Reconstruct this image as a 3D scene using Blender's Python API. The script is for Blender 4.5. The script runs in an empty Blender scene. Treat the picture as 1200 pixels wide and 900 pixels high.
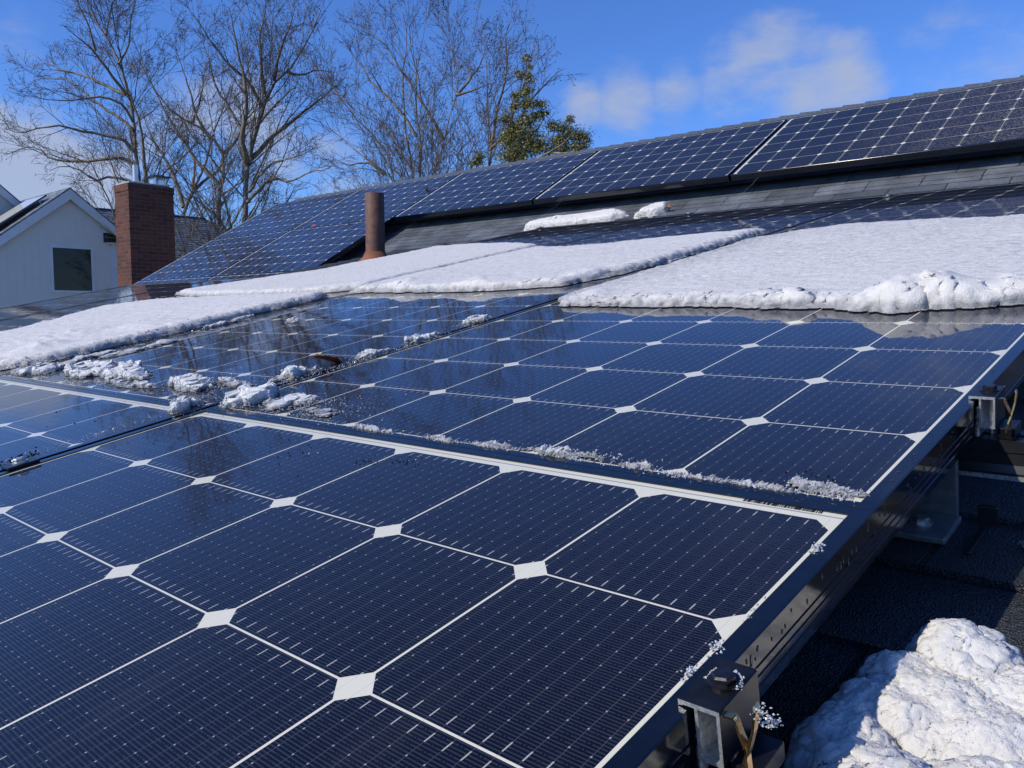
import bpy, bmesh, math, random
import numpy as np
from mathutils import Matrix, Vector

# ------------------------------------------------------------------ camera
F_PX = 961.05
CAM = np.array([0.2222, -0.6475, 0.1440])
RIGHT = np.array([0.741083, 0.671413, 0.0])
DOWN = np.array([0.055665, -0.061441, -0.996557])
FWD = np.array([-0.669101, 0.738532, -0.082908])
S = bpy.context.scene
cd = bpy.data.cameras.new('camera')
cam = bpy.data.objects.new('camera', cd)
S.collection.objects.link(cam)
cd.sensor_width = 36.0
cd.lens = F_PX / 1200 * 36
cd.clip_start = 0.02
cd.clip_end = 3000
m = Matrix.Identity(4)
for i in range(3):
    m[i][0] = RIGHT[i]; m[i][1] = -DOWN[i]; m[i][2] = -FWD[i]; m[i][3] = CAM[i]
cam.matrix_world = m
S.camera = cam
S.render.resolution_x, S.render.resolution_y = 1024, 768

def ray(px, py):
    return FWD + RIGHT * (px - 600) / F_PX + DOWN * (py - 450) / F_PX

# ------------------------------------------------------------------ sun and sky
SUN_DIR = Vector((-0.34, -0.75, 0.57)).normalized()      # towards the sun
EL = math.asin(SUN_DIR.z)
AZ = math.atan2(SUN_DIR.x, SUN_DIR.y)                    # clockwise from +Y
w = bpy.data.worlds.new('World'); S.world = w; w.use_nodes = True
nt = w.node_tree; N = nt.nodes; L = nt.links
N.clear()
out = N.new('ShaderNodeOutputWorld'); bg = N.new('ShaderNodeBackground')
sky = N.new('ShaderNodeTexSky'); sky.sky_type = 'NISHITA'; sky.sun_disc = False
sky.sun_elevation = EL; sky.sun_rotation = AZ
sky.altitude = 100; sky.air_density = 1.0; sky.dust_density = 0.0; sky.ozone_density = 3.0
hs = N.new('ShaderNodeHueSaturation'); hs.inputs['Saturation'].default_value = 1.05
hs.inputs['Value'].default_value = 1.0
L.new(sky.outputs[0], hs.inputs['Color'])
tc = N.new('ShaderNodeTexCoord')
def nmath(tree, op, a, b=None, c=None):
    n = tree.nodes.new('ShaderNodeMath'); n.operation = op
    for i, v in enumerate((a, b, c)):
        if v is None: continue
        if isinstance(v, (int, float)): n.inputs[i].default_value = v
        else: tree.links.new(v, n.inputs[i])
    return n.outputs[0]
# clouds: soft masses at a few directions of the sky, broken up by noise
cl_noise = N.new('ShaderNodeTexNoise'); cl_noise.inputs['Scale'].default_value = 11.0
cl_noise.inputs['Detail'].default_value = 10; cl_noise.inputs['Roughness'].default_value = 0.6
cl_noise.inputs['Distortion'].default_value = 0.15
mpc = N.new('ShaderNodeMapping'); mpc.inputs['Scale'].default_value = (1, 1, 2.1)
L.new(tc.outputs['Generated'], mpc.inputs['Vector']); L.new(mpc.outputs[0], cl_noise.inputs['Vector'])
cl_det = N.new('ShaderNodeTexNoise'); cl_det.inputs['Scale'].default_value = 2.2; cl_det.inputs['Detail'].default_value = 3
L.new(tc.outputs['Generated'], cl_det.inputs['Vector'])
CLOUDS = [(900, 75, 0.085, 1.0), (975, 90, 0.07, .95), (935, 95, .085, .95), (860, 105, 0.06, .8), (735, 118, 0.055, 1.0), (790, 110, .045, .9), (690, 122, .04, .8),
          (45, 215, 0.09, 1.9), (110, 225, 0.06, 1.8), (-30, 205, .10, 1.9),
          (300, 140, 0.075, .95), (235, 130, 0.06, .9), (400, 200, 0.07, .8), (330, 195, .06, .8), (20, 48, 0.05, .6), (1170, 75, 0.075, .6), (1090, 45, .05, .45), (165, 165, .05, .7)]
acc = None
for px, py, rad, amp in CLOUDS:
    d = ray(px, py); d = d / np.linalg.norm(d)
    vm = N.new('ShaderNodeVectorMath'); vm.operation = 'DISTANCE'
    L.new(tc.outputs['Generated'], vm.inputs[0]); vm.inputs[1].default_value = tuple(d)
    mr = N.new('ShaderNodeMapRange'); mr.interpolation_type = 'SMOOTHSTEP'
    mr.inputs['From Min'].default_value = rad * 1.25; mr.inputs['From Max'].default_value = rad * 0.15
    mr.inputs['To Min'].default_value = 0; mr.inputs['To Max'].default_value = amp
    L.new(vm.outputs['Value'], mr.inputs['Value'])
    acc = mr.outputs[0] if acc is None else nmath(nt, 'MAXIMUM', acc, mr.outputs[0])
# elsewhere in the sky, thin scattered cloud
gen = N.new('ShaderNodeMapRange'); gen.inputs['From Min'].default_value = 0.54; gen.inputs['From Max'].default_value = 0.80
gen.inputs['To Max'].default_value = 0.7
L.new(cl_det.outputs['Fac'], gen.inputs['Value'])
cm = nmath(nt, 'MAXIMUM', acc, gen.outputs[0])
fluff = N.new('ShaderNodeMapRange'); fluff.interpolation_type = 'SMOOTHSTEP'
fluff.inputs['From Min'].default_value = 0.58; fluff.inputs['From Max'].default_value = 1.12; fluff.inputs['To Max'].default_value = .85
L.new(nmath(nt, 'ADD', nmath(nt, 'MULTIPLY', cm, 0.48), nmath(nt, 'MULTIPLY', cl_noise.outputs['Fac'], 0.9)), fluff.inputs['Value'])
cmask = fluff.outputs[0]
clamp = N.new('ShaderNodeClamp'); L.new(cmask, clamp.inputs[0]); clamp.inputs['Max'].default_value = 0.8
tint = N.new('ShaderNodeMixRGB'); tint.blend_type = 'MULTIPLY'; tint.inputs[0].default_value = 1
L.new(hs.outputs[0], tint.inputs[1]); tint.inputs[2].default_value = (.76, 1.11, 1.84, 1)
mixc = N.new('ShaderNodeMixRGB'); L.new(clamp.outputs[0], mixc.inputs[0]); L.new(tint.outputs[0], mixc.inputs[1])
mixc.inputs[2].default_value = (4.7, 5.3, 6.8, 1)
L.new(mixc.outputs[0], bg.inputs['Color']); bg.inputs['Strength'].default_value = 0.092
L.new(bg.outputs[0], out.inputs[0])

sd = bpy.data.lights.new('sun', 'SUN'); sd.energy = 4.0; sd.angle = math.radians(0.53); sd.color = (1.0, 0.93, 0.80)
sun = bpy.data.objects.new('sun', sd); S.collection.objects.link(sun)
sun.rotation_euler = (-SUN_DIR).to_track_quat('-Z', 'Y').to_euler()
S.view_settings.view_transform = 'Standard'; S.view_settings.look = 'None'
S.view_settings.exposure = 0.0; S.view_settings.gamma = 1.0; S.view_settings.use_curve_mapping = False
S.cycles.use_denoising = True
try:
    S.cycles.denoiser = 'OPENIMAGEDENOISE'; S.cycles.denoising_input_passes = 'RGB_ALBEDO_NORMAL'
except Exception: pass
S.cycles.max_bounces = 8; S.cycles.diffuse_bounces = 3; S.cycles.glossy_bounces = 4
S.cycles.transmission_bounces = 6; S.cycles.caustics_reflective = False; S.cycles.caustics_refractive = False
S.cycles.sample_clamp_indirect = 6

# ------------------------------------------------------------------ frames of reference
SL = math.radians(11.83)
VV = np.array([0, math.cos(SL), math.sin(SL)])           # up the low roof
NN = np.array([0, -math.sin(SL), math.cos(SL)])          # its normal
def roof(u, v, h=0.0): return np.array([u, 0, 0]) + v * VV + h * NN
SB = math.radians(30.2)
SP = np.array([-5.746, 4.308, 1.050])                    # foot of the upper array
SV = np.array([0, math.cos(SB), math.sin(SB)]); SN = np.array([0, -math.sin(SB), math.cos(SB)])
def steep(x, s, h=0.0): return np.array([x, SP[1], SP[2]]) + s * SV + h * SN
HR = -0.13                                               # shingles below the glass
GZ = -5.6                                                # ground level
def atX(px, py, X):
    d = ray(px, py); return CAM + (X - CAM[0]) / d[0] * d

# ------------------------------------------------------------------ helpers
def link(o): S.collection.objects.link(o)
def mesh_obj(name, verts, faces, mat=None, parent=None, smooth=False):
    me = bpy.data.meshes.new(name)
    me.from_pydata([tuple(map(float, v)) for v in verts], [], [tuple(map(int, f)) for f in faces])
    me.update()
    if smooth: me.polygons.foreach_set('use_smooth', [True] * len(me.polygons))
    o = bpy.data.objects.new(name, me)
    if mat: me.materials.append(mat)
    link(o)
    if parent: o.parent = parent
    return o
def tag(o, label=None, cat=None, group=None, kind=None):
    if label: o['label'] = label
    if cat: o['category'] = cat
    if group: o['group'] = group
    if kind: o['kind'] = kind
    return o
def empty(name, loc=(0, 0, 0), axes=None):
    o = bpy.data.objects.new(name, None); o.empty_display_size = 0.1; link(o)
    M = Matrix.Identity(4)
    for i in range(3):
        if axes is not None:
            for j in range(3): M[i][j] = float(axes[j][i])
        M[i][3] = float(loc[i])
    o.matrix_world = M
    return o
ROOFAX = (np.array([1., 0, 0]), VV, NN)
STEEPAX = (np.array([0., -1, 0]) * 0 + SV, np.array([-1., 0, 0]), SN)   # panel turned on its side

class MB:
    def __init__(s): s.v = []; s.f = []
    def add(s, vs, fs):
        b = len(s.v); s.v += [tuple(map(float, p)) for p in vs]; s.f += [tuple(b + i for i in f) for f in fs]
    def box(s, a, b, T=None, bev=0.0):
        x0, y0, z0 = a; x1, y1, z1 = b
        vs = [(x0,y0,z0),(x1,y0,z0),(x1,y1,z0),(x0,y1,z0),(x0,y0,z1),(x1,y0,z1),(x1,y1,z1),(x0,y1,z1)]
        if T: vs = [T(*p) for p in vs]
        s.add(vs, [(0,3,2,1),(4,5,6,7),(0,1,5,4),(1,2,6,5),(2,3,7,6),(3,0,4,7)])
    def extrude(s, prof, y0, y1, T=None, closed=True):
        """profile of (x, z), run along y"""
        n = len(prof); vs = [(x, y0, z) for x, z in prof] + [(x, y1, z) for x, z in prof]
        if T: vs = [T(*p) for p in vs]
        fs = [(i, (i+1) % n, n + (i+1) % n, n + i) for i in range(n)]
        fs += [tuple(range(n))[::-1], tuple(range(n, 2*n))]
        s.add(vs, fs)
    def tube(s, pts, rad, n=6, cap=True):
        pts = np.array(pts, float); rad = np.broadcast_to(np.array(rad, float), (len(pts),))
        t = np.gradient(pts, axis=0); t /= (np.linalg.norm(t, axis=1)[:, None] + 1e-9)
        a = np.cross(t, [0.3, 0.2, 0.93]); ln = np.linalg.norm(a, axis=1)
        if ln.min() < 0.05:
            a = np.cross(t, [0.93, 0.3, 0.1]); ln = np.linalg.norm(a, axis=1)
        a /= ln[:, None]; b = np.cross(t, a)
        ang = np.arange(n) * 2 * math.pi / n
        ring = pts[:, None] + rad[:, None, None] * (np.cos(ang)[None, :, None] * a[:, None] + np.sin(ang)[None, :, None] * b[:, None])
        vs = ring.reshape(-1, 3); fs = []
        for i in range(len(pts) - 1):
            for k in range(n):
                k2 = (k + 1) % n
                fs.append((i*n+k, i*n+k2, (i+1)*n+k2, (i+1)*n+k))
        if cap: fs.append(tuple(range(n))[::-1]); fs.append(tuple(range((len(pts)-1)*n, len(pts)*n)))
        s.add(vs, fs)
    def build(s, name, mat=None, parent=None, smooth=False, bevel=0):
        o = mesh_obj(name, s.v, s.f, mat, parent, smooth)
        if bevel:
            b = o.modifiers.new('bevel', 'BEVEL'); b.width = bevel; b.segments = 2; b.limit_method = 'ANGLE'
        return o
def RT(x, y, z): return roof(x, y, z)

# numpy value noise
def _hash(ix, iy, iz, seed):
    h = (ix.astype(np.int64) * 374761393 + iy.astype(np.int64) * 668265263 + iz.astype(np.int64) * 2147483647 + seed * 974634777) & 0xffffffff
    h = ((h ^ (h >> 13)) * 1274126177) & 0xffffffff
    h = (h ^ (h >> 16)) & 0xffffffff
    return h / 0xffffffff
def vnoise(x, y, z=0.0, seed=0):
    x, y = np.asarray(x, float), np.asarray(y, float); z = np.zeros_like(x) + z
    ix, iy, iz = np.floor(x), np.floor(y), np.floor(z)
    fx, fy, fz = x-ix, y-iy, z-iz
    fx, fy, fz = [t*t*(3-2*t) for t in (fx, fy, fz)]
    r = 0
    for dx in (0, 1):
        for dy in (0, 1):
            for dz in (0, 1):
                r = r + _hash(ix+dx, iy+dy, iz+dz, seed) * (fx if dx else 1-fx) * (fy if dy else 1-fy) * (fz if dz else 1-fz)
    return r * 2 - 1
def fbm(x, y, scale, oct=4, seed=0, rough=0.5):
    r = 0; a = 1; t = 0
    for o in range(oct):
        r = r + a * vnoise(x*scale + o*17.3, y*scale - o*9.1, o*3.7, seed + o); t += a; a *= rough; scale *= 2.03
    return r / t

# ------------------------------------------------------------------ materials
def mat(name):
    mt = bpy.data.materials.new(name); mt.use_nodes = True
    b = mt.node_tree.nodes['Principled BSDF']
    return mt, mt.node_tree, b
def simple(name, col, rough=0.6, metal=0.0, noise=None, bump=None, spec=0.5):
    """noise=(scale, amount) varies the colour; bump=(scale, distance)"""
    mt, t, b = mat(name)
    b.inputs['Roughness'].default_value = rough; b.inputs['Metallic'].default_value = metal
    b.inputs['Specular IOR Level'].default_value = spec
    b.inputs['Base Color'].default_value = (*col, 1)
    tcn = t.nodes.new('ShaderNodeTexCoord')
    if noise:
        n = t.nodes.new('ShaderNodeTexNoise'); n.inputs['Scale'].default_value = noise[0]; n.inputs['Detail'].default_value = 6
        t.links.new(tcn.outputs['Object'], n.inputs['Vector'])
        r = t.nodes.new('ShaderNodeValToRGB'); a = noise[1]
        r.color_ramp.elements[0].position = .3; r.color_ramp.elements[1].position = .7
        r.color_ramp.elements[0].color = (*[c*(1-a) for c in col], 1); r.color_ramp.elements[1].color = (*[min(1, c*(1+a)) for c in col], 1)
        t.links.new(n.outputs['Fac'], r.inputs[0]); t.links.new(r.outputs[0], b.inputs['Base Color'])
    if bump:
        n2 = t.nodes.new('ShaderNodeTexNoise'); n2.inputs['Scale'].default_value = bump[0]; n2.inputs['Detail'].default_value = 5
        t.links.new(tcn.outputs['Object'], n2.inputs['Vector'])
        bn = t.nodes.new('ShaderNodeBump'); bn.inputs['Strength'].default_value = 1; bn.inputs['Distance'].default_value = bump[1]
        t.links.new(n2.outputs['Fac'], bn.inputs['Height']); t.links.new(bn.outputs[0], b.inputs['Normal'])
    return mt

P = 0.1637; PY = 0.1637 * 0.99495
PW, PH = 1.0162, 1.6715
def make_cells(frosty=False):  # frosty picks the brown-speckled variant
    mt, t, b = mat('solar_cells_speckled' if frosty else 'solar_cells'); nd, lk = t.nodes, t.links
    M = lambda op, a, b_=None, c=None: nmath(t, op, a, b_, c)
    tcn = nd.new('ShaderNodeTexCoord'); sx = nd.new('ShaderNodeSeparateXYZ'); lk.new(tcn.outputs['Object'], sx.inputs[0])
    x, y = sx.outputs[0], M('ADD', sx.outputs[1], .0050)
    ux = M('DIVIDE', M('ADD', x, 3*P), P); uy = M('DIVIDE', M('ADD', y, 5*PY), PY)
    fx, fy = M('FRACT', ux), M('FRACT', uy)
    dx = M('MULTIPLY', M('ABSOLUTE', M('SUBTRACT', fx, .5)), P); dy = M('MULTIPLY', M('ABSOLUTE', M('SUBTRACT', fy, .5)), PY)
    inx = M('LESS_THAN', dx, P/2 - .0011); iny = M('LESS_THAN', dy, PY/2 - .0009)
    cor = M('LESS_THAN', M('ADD', dx, dy), (P+PY)/2 - .0165)
    inside = M('MULTIPLY', M('LESS_THAN', M('ABSOLUTE', x), 3*P - .001), M('LESS_THAN', M('ABSOLUTE', y), 5*PY - .001))
    infield = M('MULTIPLY', M('LESS_THAN', M('ABSOLUTE', x), 3*P), M('LESS_THAN', M('ABSOLUTE', y), 5*PY + .004))
    cell = M('MULTIPLY', M('MULTIPLY', inx, iny), M('MULTIPLY', cor, inside))
    # twelve wires along the long side
    wf = M('FRACT', M('MULTIPLY', fx, 12))
    wd = M('MULTIPLY', M('ABSOLUTE', M('SUBTRACT', wf, .5)), P/12)
    wire = M('MULTIPLY', M('LESS_THAN', wd, .00017), infield)
    pf = M('ABSOLUTE', M('SUBTRACT', M('FRACT', M('MULTIPLY', fy, 10)), .5))
    pad = M('MULTIPLY', M('MULTIPLY', M('LESS_THAN', wd, .00055), M('LESS_THAN', pf, .038)), cell)
    endd = M('MULTIPLY', M('MULTIPLY', M('LESS_THAN', wd, .00048), M('LESS_THAN', M('ABSOLUTE', M('SUBTRACT', dy, PY/2 - .0082)), .0040)), cell)
    # fingers across
    ff = M('FRACT', M('DIVIDE', y, .0026))
    fing = M('MULTIPLY', M('LESS_THAN', ff, .40), cell)
    # small dark solder points between the wires
    kd = M('ABSOLUTE', M('SUBTRACT', M('ABSOLUTE', M('SUBTRACT', wf, .5)), .40))
    dk = M('MULTIPLY', M('LESS_THAN', kd, .05), M('LESS_THAN', M('FRACT', M('MULTIPLY', fy, 26)), .36))
    dark = M('MULTIPLY', dk, cell)
    def mix(fac, a, bcol):
        n = nd.new('ShaderNodeMixRGB'); lk.new(fac, n.inputs[0])
        for i, v in ((1, a), (2, bcol)):
            if isinstance(v, tuple): n.inputs[i].default_value = (*v, 1)
            else: lk.new(v, n.inputs[i])
        return n.outputs[0]
    # cell to cell difference in tint
    cmb = nd.new('ShaderNodeCombineXYZ'); lk.new(M('FLOOR', ux), cmb.inputs[0]); lk.new(M('FLOOR', uy), cmb.inputs[1])
    info = nd.new('ShaderNodeObjectInfo'); lk.new(info.outputs['Random'], cmb.inputs[2])
    wn = nd.new('ShaderNodeTexWhiteNoise'); lk.new(cmb.outputs[0], wn.inputs['Vector'])
    base = mix(wn.outputs['Value'], (.0010, .0012, .0045), (.0020, .0026, .0085))
    c = mix(fing, base, (.029, .029, .036))
    c = mix(dark, c, (.003, .004, .014))
    c = mix(wire, c, (.075, .078, .088))
    c = mix(pad, c, (.30, .31, .32))
    c = mix(endd, c, (.42, .41, .37))
    back = (.74, .71, .56)
    wcol = mix(M('MULTIPLY', wire, .55), back, (.35, .35, .36))
    rib = M('LESS_THAN', M('ABSOLUTE', M('SUBTRACT', y, 5*PY + .0075)), .0010)
    wcol = mix(M('MULTIPLY', rib, .7), wcol, (.16, .16, .17))
    c = mix(cell, wcol, c)
    # thin film of dirt
    dn = nd.new('ShaderNodeTexNoise'); dn.inputs['Scale'].default_value = 5; dn.inputs['Detail'].default_value = 8; dn.inputs['Roughness'].default_value = .7
    dmp = nd.new('ShaderNodeMapping'); dmp.inputs['Scale'].default_value = (2.2, .7, 1); lk.new(tcn.outputs['Object'], dmp.inputs['Vector']); lk.new(dmp.outputs[0], dn.inputs['Vector'])
    dr = nd.new('ShaderNodeMapRange'); dr.inputs['From Min'].default_value = .52; dr.inputs['From Max'].default_value = .80; dr.inputs['To Max'].default_value = .045
    lk.new(dn.outputs['Fac'], dr.inputs['Value'])
    c = mix(dr.outputs[0], c, (.30, .28, .25))
    if frosty:   # fine brown speckle, thicker towards one end
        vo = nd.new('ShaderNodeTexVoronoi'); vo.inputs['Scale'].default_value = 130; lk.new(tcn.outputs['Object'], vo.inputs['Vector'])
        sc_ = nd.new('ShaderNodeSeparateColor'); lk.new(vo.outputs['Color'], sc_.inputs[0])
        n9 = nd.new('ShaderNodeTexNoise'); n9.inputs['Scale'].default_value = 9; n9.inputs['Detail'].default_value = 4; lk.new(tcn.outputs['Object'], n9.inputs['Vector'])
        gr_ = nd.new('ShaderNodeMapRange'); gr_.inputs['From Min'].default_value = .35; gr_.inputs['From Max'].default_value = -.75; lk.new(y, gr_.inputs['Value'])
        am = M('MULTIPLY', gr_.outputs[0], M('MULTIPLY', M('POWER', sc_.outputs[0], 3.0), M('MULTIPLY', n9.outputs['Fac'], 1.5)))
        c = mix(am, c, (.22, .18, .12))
    lk.new(c, b.inputs['Base Color'])
    rr = nd.new('ShaderNodeMapRange'); rr.inputs['To Min'].default_value = .015; rr.inputs['To Max'].default_value = .045
    lk.new(dn.outputs['Fac'], rr.inputs['Value'])
    b.inputs['Roughness'].default_value = .5; b.inputs['Specular IOR Level'].default_value = 0.1
    b.inputs['Coat Weight'].default_value = .95; b.inputs['Coat IOR'].default_value = 1.35
    lk.new(rr.outputs[0], b.inputs['Coat Roughness'])
    n1 = nd.new('ShaderNodeTexNoise'); n1.inputs['Scale'].default_value = 14; n1.inputs['Detail'].default_value = 2
    lk.new(tcn.outputs['Object'], n1.inputs['Vector'])
    bp = nd.new('ShaderNodeBump'); bp.inputs['Distance'].default_value = .00025; bp.inputs['Strength'].default_value = 1
    lk.new(n1.outputs['Fac'], bp.inputs['Height']); lk.new(bp.outputs[0], b.inputs['Coat Normal'])
    return mt
M_CELL = make_cells(); M_CELLG = make_cells(True)
M_FRAME = simple('black_anodised', (.004, .006, .012), .10, 0.0, (60, .35), (70, .00005), .6)
M_CLAMP = simple('dark_anodised', (.02, .021, .026), .3, .6, (80, .4), (300, .00006))
M_ALU = simple('cut_aluminium', (.62, .63, .63), .38, .7, (350, .35), (600, .00008))
M_STEEL = simple('stainless', (.62, .61, .58), .38, .9, (200, .3), (300, .00005))
M_BOLT = simple('dark_bolt', (.07, .065, .07), .3, .9, (200, .5), (400, .0001))
M_COPPER = simple('brass_clip', (.82, .50, .24), .22, 1.0, (120, .35), (200, .00008))
M_BLACK = simple('black_ink', (.01, .01, .01), .6)
M_RAIL = simple('rail_black', (.03, .03, .032), .35, .4, (40, .3))

def make_snow(name, fine=900, bump=.0010, col=(.72, .70, .665), rim=None, slush=(.30, .31, .33)):
    mt, t, b = mat(name); nd, lk = t.nodes, t.links
    tcn = nd.new('ShaderNodeTexCoord')
    b.inputs['Specular IOR Level'].default_value = .4
    b.inputs['Subsurface Weight'].default_value = .15; b.inputs['Subsurface Radius'].default_value = (.6, .75, 1.0)
    b.inputs['Subsurface Scale'].default_value = .010
    n1 = nd.new('ShaderNodeTexVoronoi'); n1.inputs['Scale'].default_value = fine
    n2 = nd.new('ShaderNodeTexNoise'); n2.inputs['Scale'].default_value = fine*.22; n2.inputs['Detail'].default_value = 8; n2.inputs['Roughness'].default_value = .7
    for n in (n1, n2): lk.new(tcn.outputs['Object'], n.inputs['Vector'])
    s = nmath(t, 'ADD', nmath(t, 'MULTIPLY', n1.outputs['Distance'], .35), n2.outputs['Fac'])
    bp = nd.new('ShaderNodeBump'); bp.inputs['Distance'].default_value = bump; bp.inputs['Strength'].default_value = 1
    lk.new(s, bp.inputs['Height']); lk.new(bp.outputs[0], b.inputs['Normal'])
    g = nd.new('ShaderNodeTexVoronoi'); g.inputs['Scale'].default_value = fine*1.1; lk.new(tcn.outputs['Object'], g.inputs['Vector'])
    sx = nd.new('ShaderNodeSeparateColor'); lk.new(g.outputs['Color'], sx.inputs[0])
    gl = nmath(t, 'GREATER_THAN', sx.outputs[0], .94)
    mr = nd.new('ShaderNodeMapRange'); mr.inputs['To Min'].default_value = .6; mr.inputs['To Max'].default_value = .12
    lk.new(gl, mr.inputs['Value']); lk.new(mr.outputs[0], b.inputs['Roughness'])
    # coarse patches, and wet glassy slush where the snow thins out on the glass
    n3 = nd.new('ShaderNodeTexNoise'); n3.inputs['Scale'].default_value = 60; n3.inputs['Detail'].default_value = 6; lk.new(tcn.outputs['Object'], n3.inputs['Vector'])
    rp_ = nd.new('ShaderNodeValToRGB'); rp_.color_ramp.elements[0].position = .3; rp_.color_ramp.elements[1].position = .6
    rp_.color_ramp.elements[0].color = (*[c*.93 for c in col], 1); rp_.color_ramp.elements[1].color = (*col, 1)
    lk.new(n3.outputs['Fac'], rp_.inputs[0]); colour = rp_.outputs[0]
    if rim:
        dt = nd.new('ShaderNodeVectorMath'); dt.operation = 'DOT_PRODUCT'; lk.new(tcn.outputs['Object'], dt.inputs[0]); dt.inputs[1].default_value = tuple(NN)
        hh = nmath(t, 'ADD', dt.outputs['Value'], nmath(t, 'MULTIPLY', nmath(t, 'SUBTRACT', n3.outputs['Fac'], .5), -rim*2.2))
        mh = nd.new('ShaderNodeMapRange'); mh.inputs['From Min'].default_value = rim*1.25; mh.inputs['From Max'].default_value = rim*.2; mh.inputs['To Max'].default_value = .85
        lk.new(hh, mh.inputs['Value'])
        mx = nd.new('ShaderNodeMixRGB'); lk.new(mh.outputs[0], mx.inputs[0]); lk.new(colour, mx.inputs[1]); mx.inputs[2].default_value = (*slush, 1)
        colour = mx.outputs[0]
    lk.new(colour, b.inputs['Base Color'])
    return mt
M_SNOW = make_snow('snow', 420, .0022, rim=.019, slush=(.20, .205, .22))
M_SNOWUP = make_snow('snow_on_shingles', 420, .0016)
M_ICE = make_snow('icy_snow', 500, .0018, (.70, .70, .69), rim=.0075, slush=(.16, .165, .175))
M_SNOWNEAR = make_snow('coarse_snow', 1300, .0010, (.72, .71, .68))
M_GRAIN = simple('ice_grain', (.50, .51, .53), .12, 0, (300, .35), None, .6)

def make_shingle(name, tab=.30, course=.143, base=.075, rot_attr=True):
    """granulated asphalt; local x across, y up the slope"""
    mt, t, b = mat(name); nd, lk = t.nodes, t.links
    tcn = nd.new('ShaderNodeTexCoord')
    mp = nd.new('ShaderNodeMapping'); mp.inputs['Scale'].default_value = (1, 1, 1); lk.new(tcn.outputs['UV'], mp.inputs['Vector'])
    br = nd.new('ShaderNodeTexBrick'); br.inputs['Scale'].default_value = 1; br.inputs['Brick Width'].default_value = tab
    br.inputs['Row Height'].default_value = course; br.inputs['Mortar Size'].default_value = .0035; br.inputs['Mortar Smooth'].default_value = .3
    br.inputs['Color1'].default_value = (base*.70, base*.80, base*.92, 1); br.inputs['Color2'].default_value = (base*1.25, base*1.38, base*1.55, 1)
    br.inputs['Mortar'].default_value = (.008, .008, .009, 1); br.inputs['Bias'].default_value = 0
    lk.new(mp.outputs[0], br.inputs['Vector'])
    gr = nd.new('ShaderNodeTexVoronoi'); gr.inputs['Scale'].default_value = 520; lk.new(tcn.outputs['Object'], gr.inputs['Vector'])
    sx = nd.new('ShaderNodeSeparateColor'); lk.new(gr.outputs['Color'], sx.inputs[0])
    ramp = nd.new('ShaderNodeMapRange'); ramp.inputs['From Min'].default_value = 0; ramp.inputs['From Max'].default_value = 1
    ramp.inputs['To Min'].default_value = .25; ramp.inputs['To Max'].default_value = 2.2; lk.new(sx.outputs[0], ramp.inputs['Value'])
    big = nd.new('ShaderNodeTexNoise'); big.inputs['Scale'].default_value = 6; big.inputs['Detail'].default_value = 8; lk.new(tcn.outputs['Object'], big.inputs['Vector'])
    br2 = nd.new('ShaderNodeMapRange'); br2.inputs['From Min'].default_value = .3; br2.inputs['From Max'].default_value = .7
    br2.inputs['To Min'].default_value = .6; br2.inputs['To Max'].default_value = 1.4; lk.new(big.outputs['Fac'], br2.inputs['Value'])
    k = nmath(t, 'MULTIPLY', ramp.outputs[0], br2.outputs[0])
    vm = nd.new('ShaderNodeVectorMath'); vm.operation = 'SCALE'; lk.new(br.outputs['Color'], vm.inputs[0]); lk.new(k, vm.inputs['Scale'])
    lk.new(vm.outputs[0], b.inputs['Base Color'])
    b.inputs['Roughness'].default_value = .5; b.inputs['Specular IOR Level'].default_value = .55
    bp = nd.new('ShaderNodeBump'); bp.inputs['Distance'].default_value = .0022; lk.new(nmath(t, 'ADD', gr.outputs['Distance'], nmath(t, 'MULTIPLY', br.outputs['Fac'], -2.0)), bp.inputs['Height'])
    lk.new(bp.outputs[0], b.inputs['Normal'])
    return mt
M_SHINGLE = make_shingle('asphalt_shingles', base=.028)  # darker copy: shade on the low roof, and wet, put into the base
M_SHINGLE_UP = make_shingle('lit_blue_grey_shingles', base=.105)  # paler copy: bluish sunlit sheen of the steep roof put into the colour
M_SHINGLE_FAR = make_shingle('grey_shingles', .33, .14, .13)
M_CAPS = simple('ridge_cap_asphalt', (.085, .10, .125), .65, 0, (60, .5), (400, .001))

def make_brick():
    mt, t, b = mat('red_brick'); nd, lk = t.nodes, t.links
    tcn = nd.new('ShaderNodeTexCoord')
    br = nd.new('ShaderNodeTexBrick'); br.inputs['Scale'].default_value = 1; br.inputs['Brick Width'].default_value = .21
    br.inputs['Row Height'].default_value = .072; br.inputs['Mortar Size'].default_value = .006; br.inputs['Mortar Smooth'].default_value = .2
    br.inputs['Color1'].default_value = (.065, .021, .014, 1); br.inputs['Color2'].default_value = (.14, .044, .026, 1); br.inputs['Mortar'].default_value = (.12, .09, .08, 1)
    lk.new(tcn.outputs['UV'], br.inputs['Vector'])
    n = nd.new('ShaderNodeTexNoise'); n.inputs['Scale'].default_value = 14; n.inputs['Detail'].default_value = 6; lk.new(tcn.outputs['Object'], n.inputs['Vector'])
    mr = nd.new('ShaderNodeMapRange'); mr.inputs['To Min'].default_value = .55; mr.inputs['To Max'].default_value = 1.4; lk.new(n.outputs['Fac'], mr.inputs['Value'])
    vm = nd.new('ShaderNodeVectorMath'); vm.operation = 'SCALE'; lk.new(br.outputs['Color'], vm.inputs[0]); lk.new(mr.outputs[0], vm.inputs['Scale'])
    lk.new(vm.outputs[0], b.inputs['Base Color']); b.inputs['Roughness'].default_value = .9
    bp = nd.new('ShaderNodeBump'); bp.inputs['Distance'].default_value = .008; bp.invert = True; lk.new(br.outputs['Fac'], bp.inputs['Height']); lk.new(bp.outputs[0], b.inputs['Normal'])
    return mt
M_BRICK = make_brick()
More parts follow.
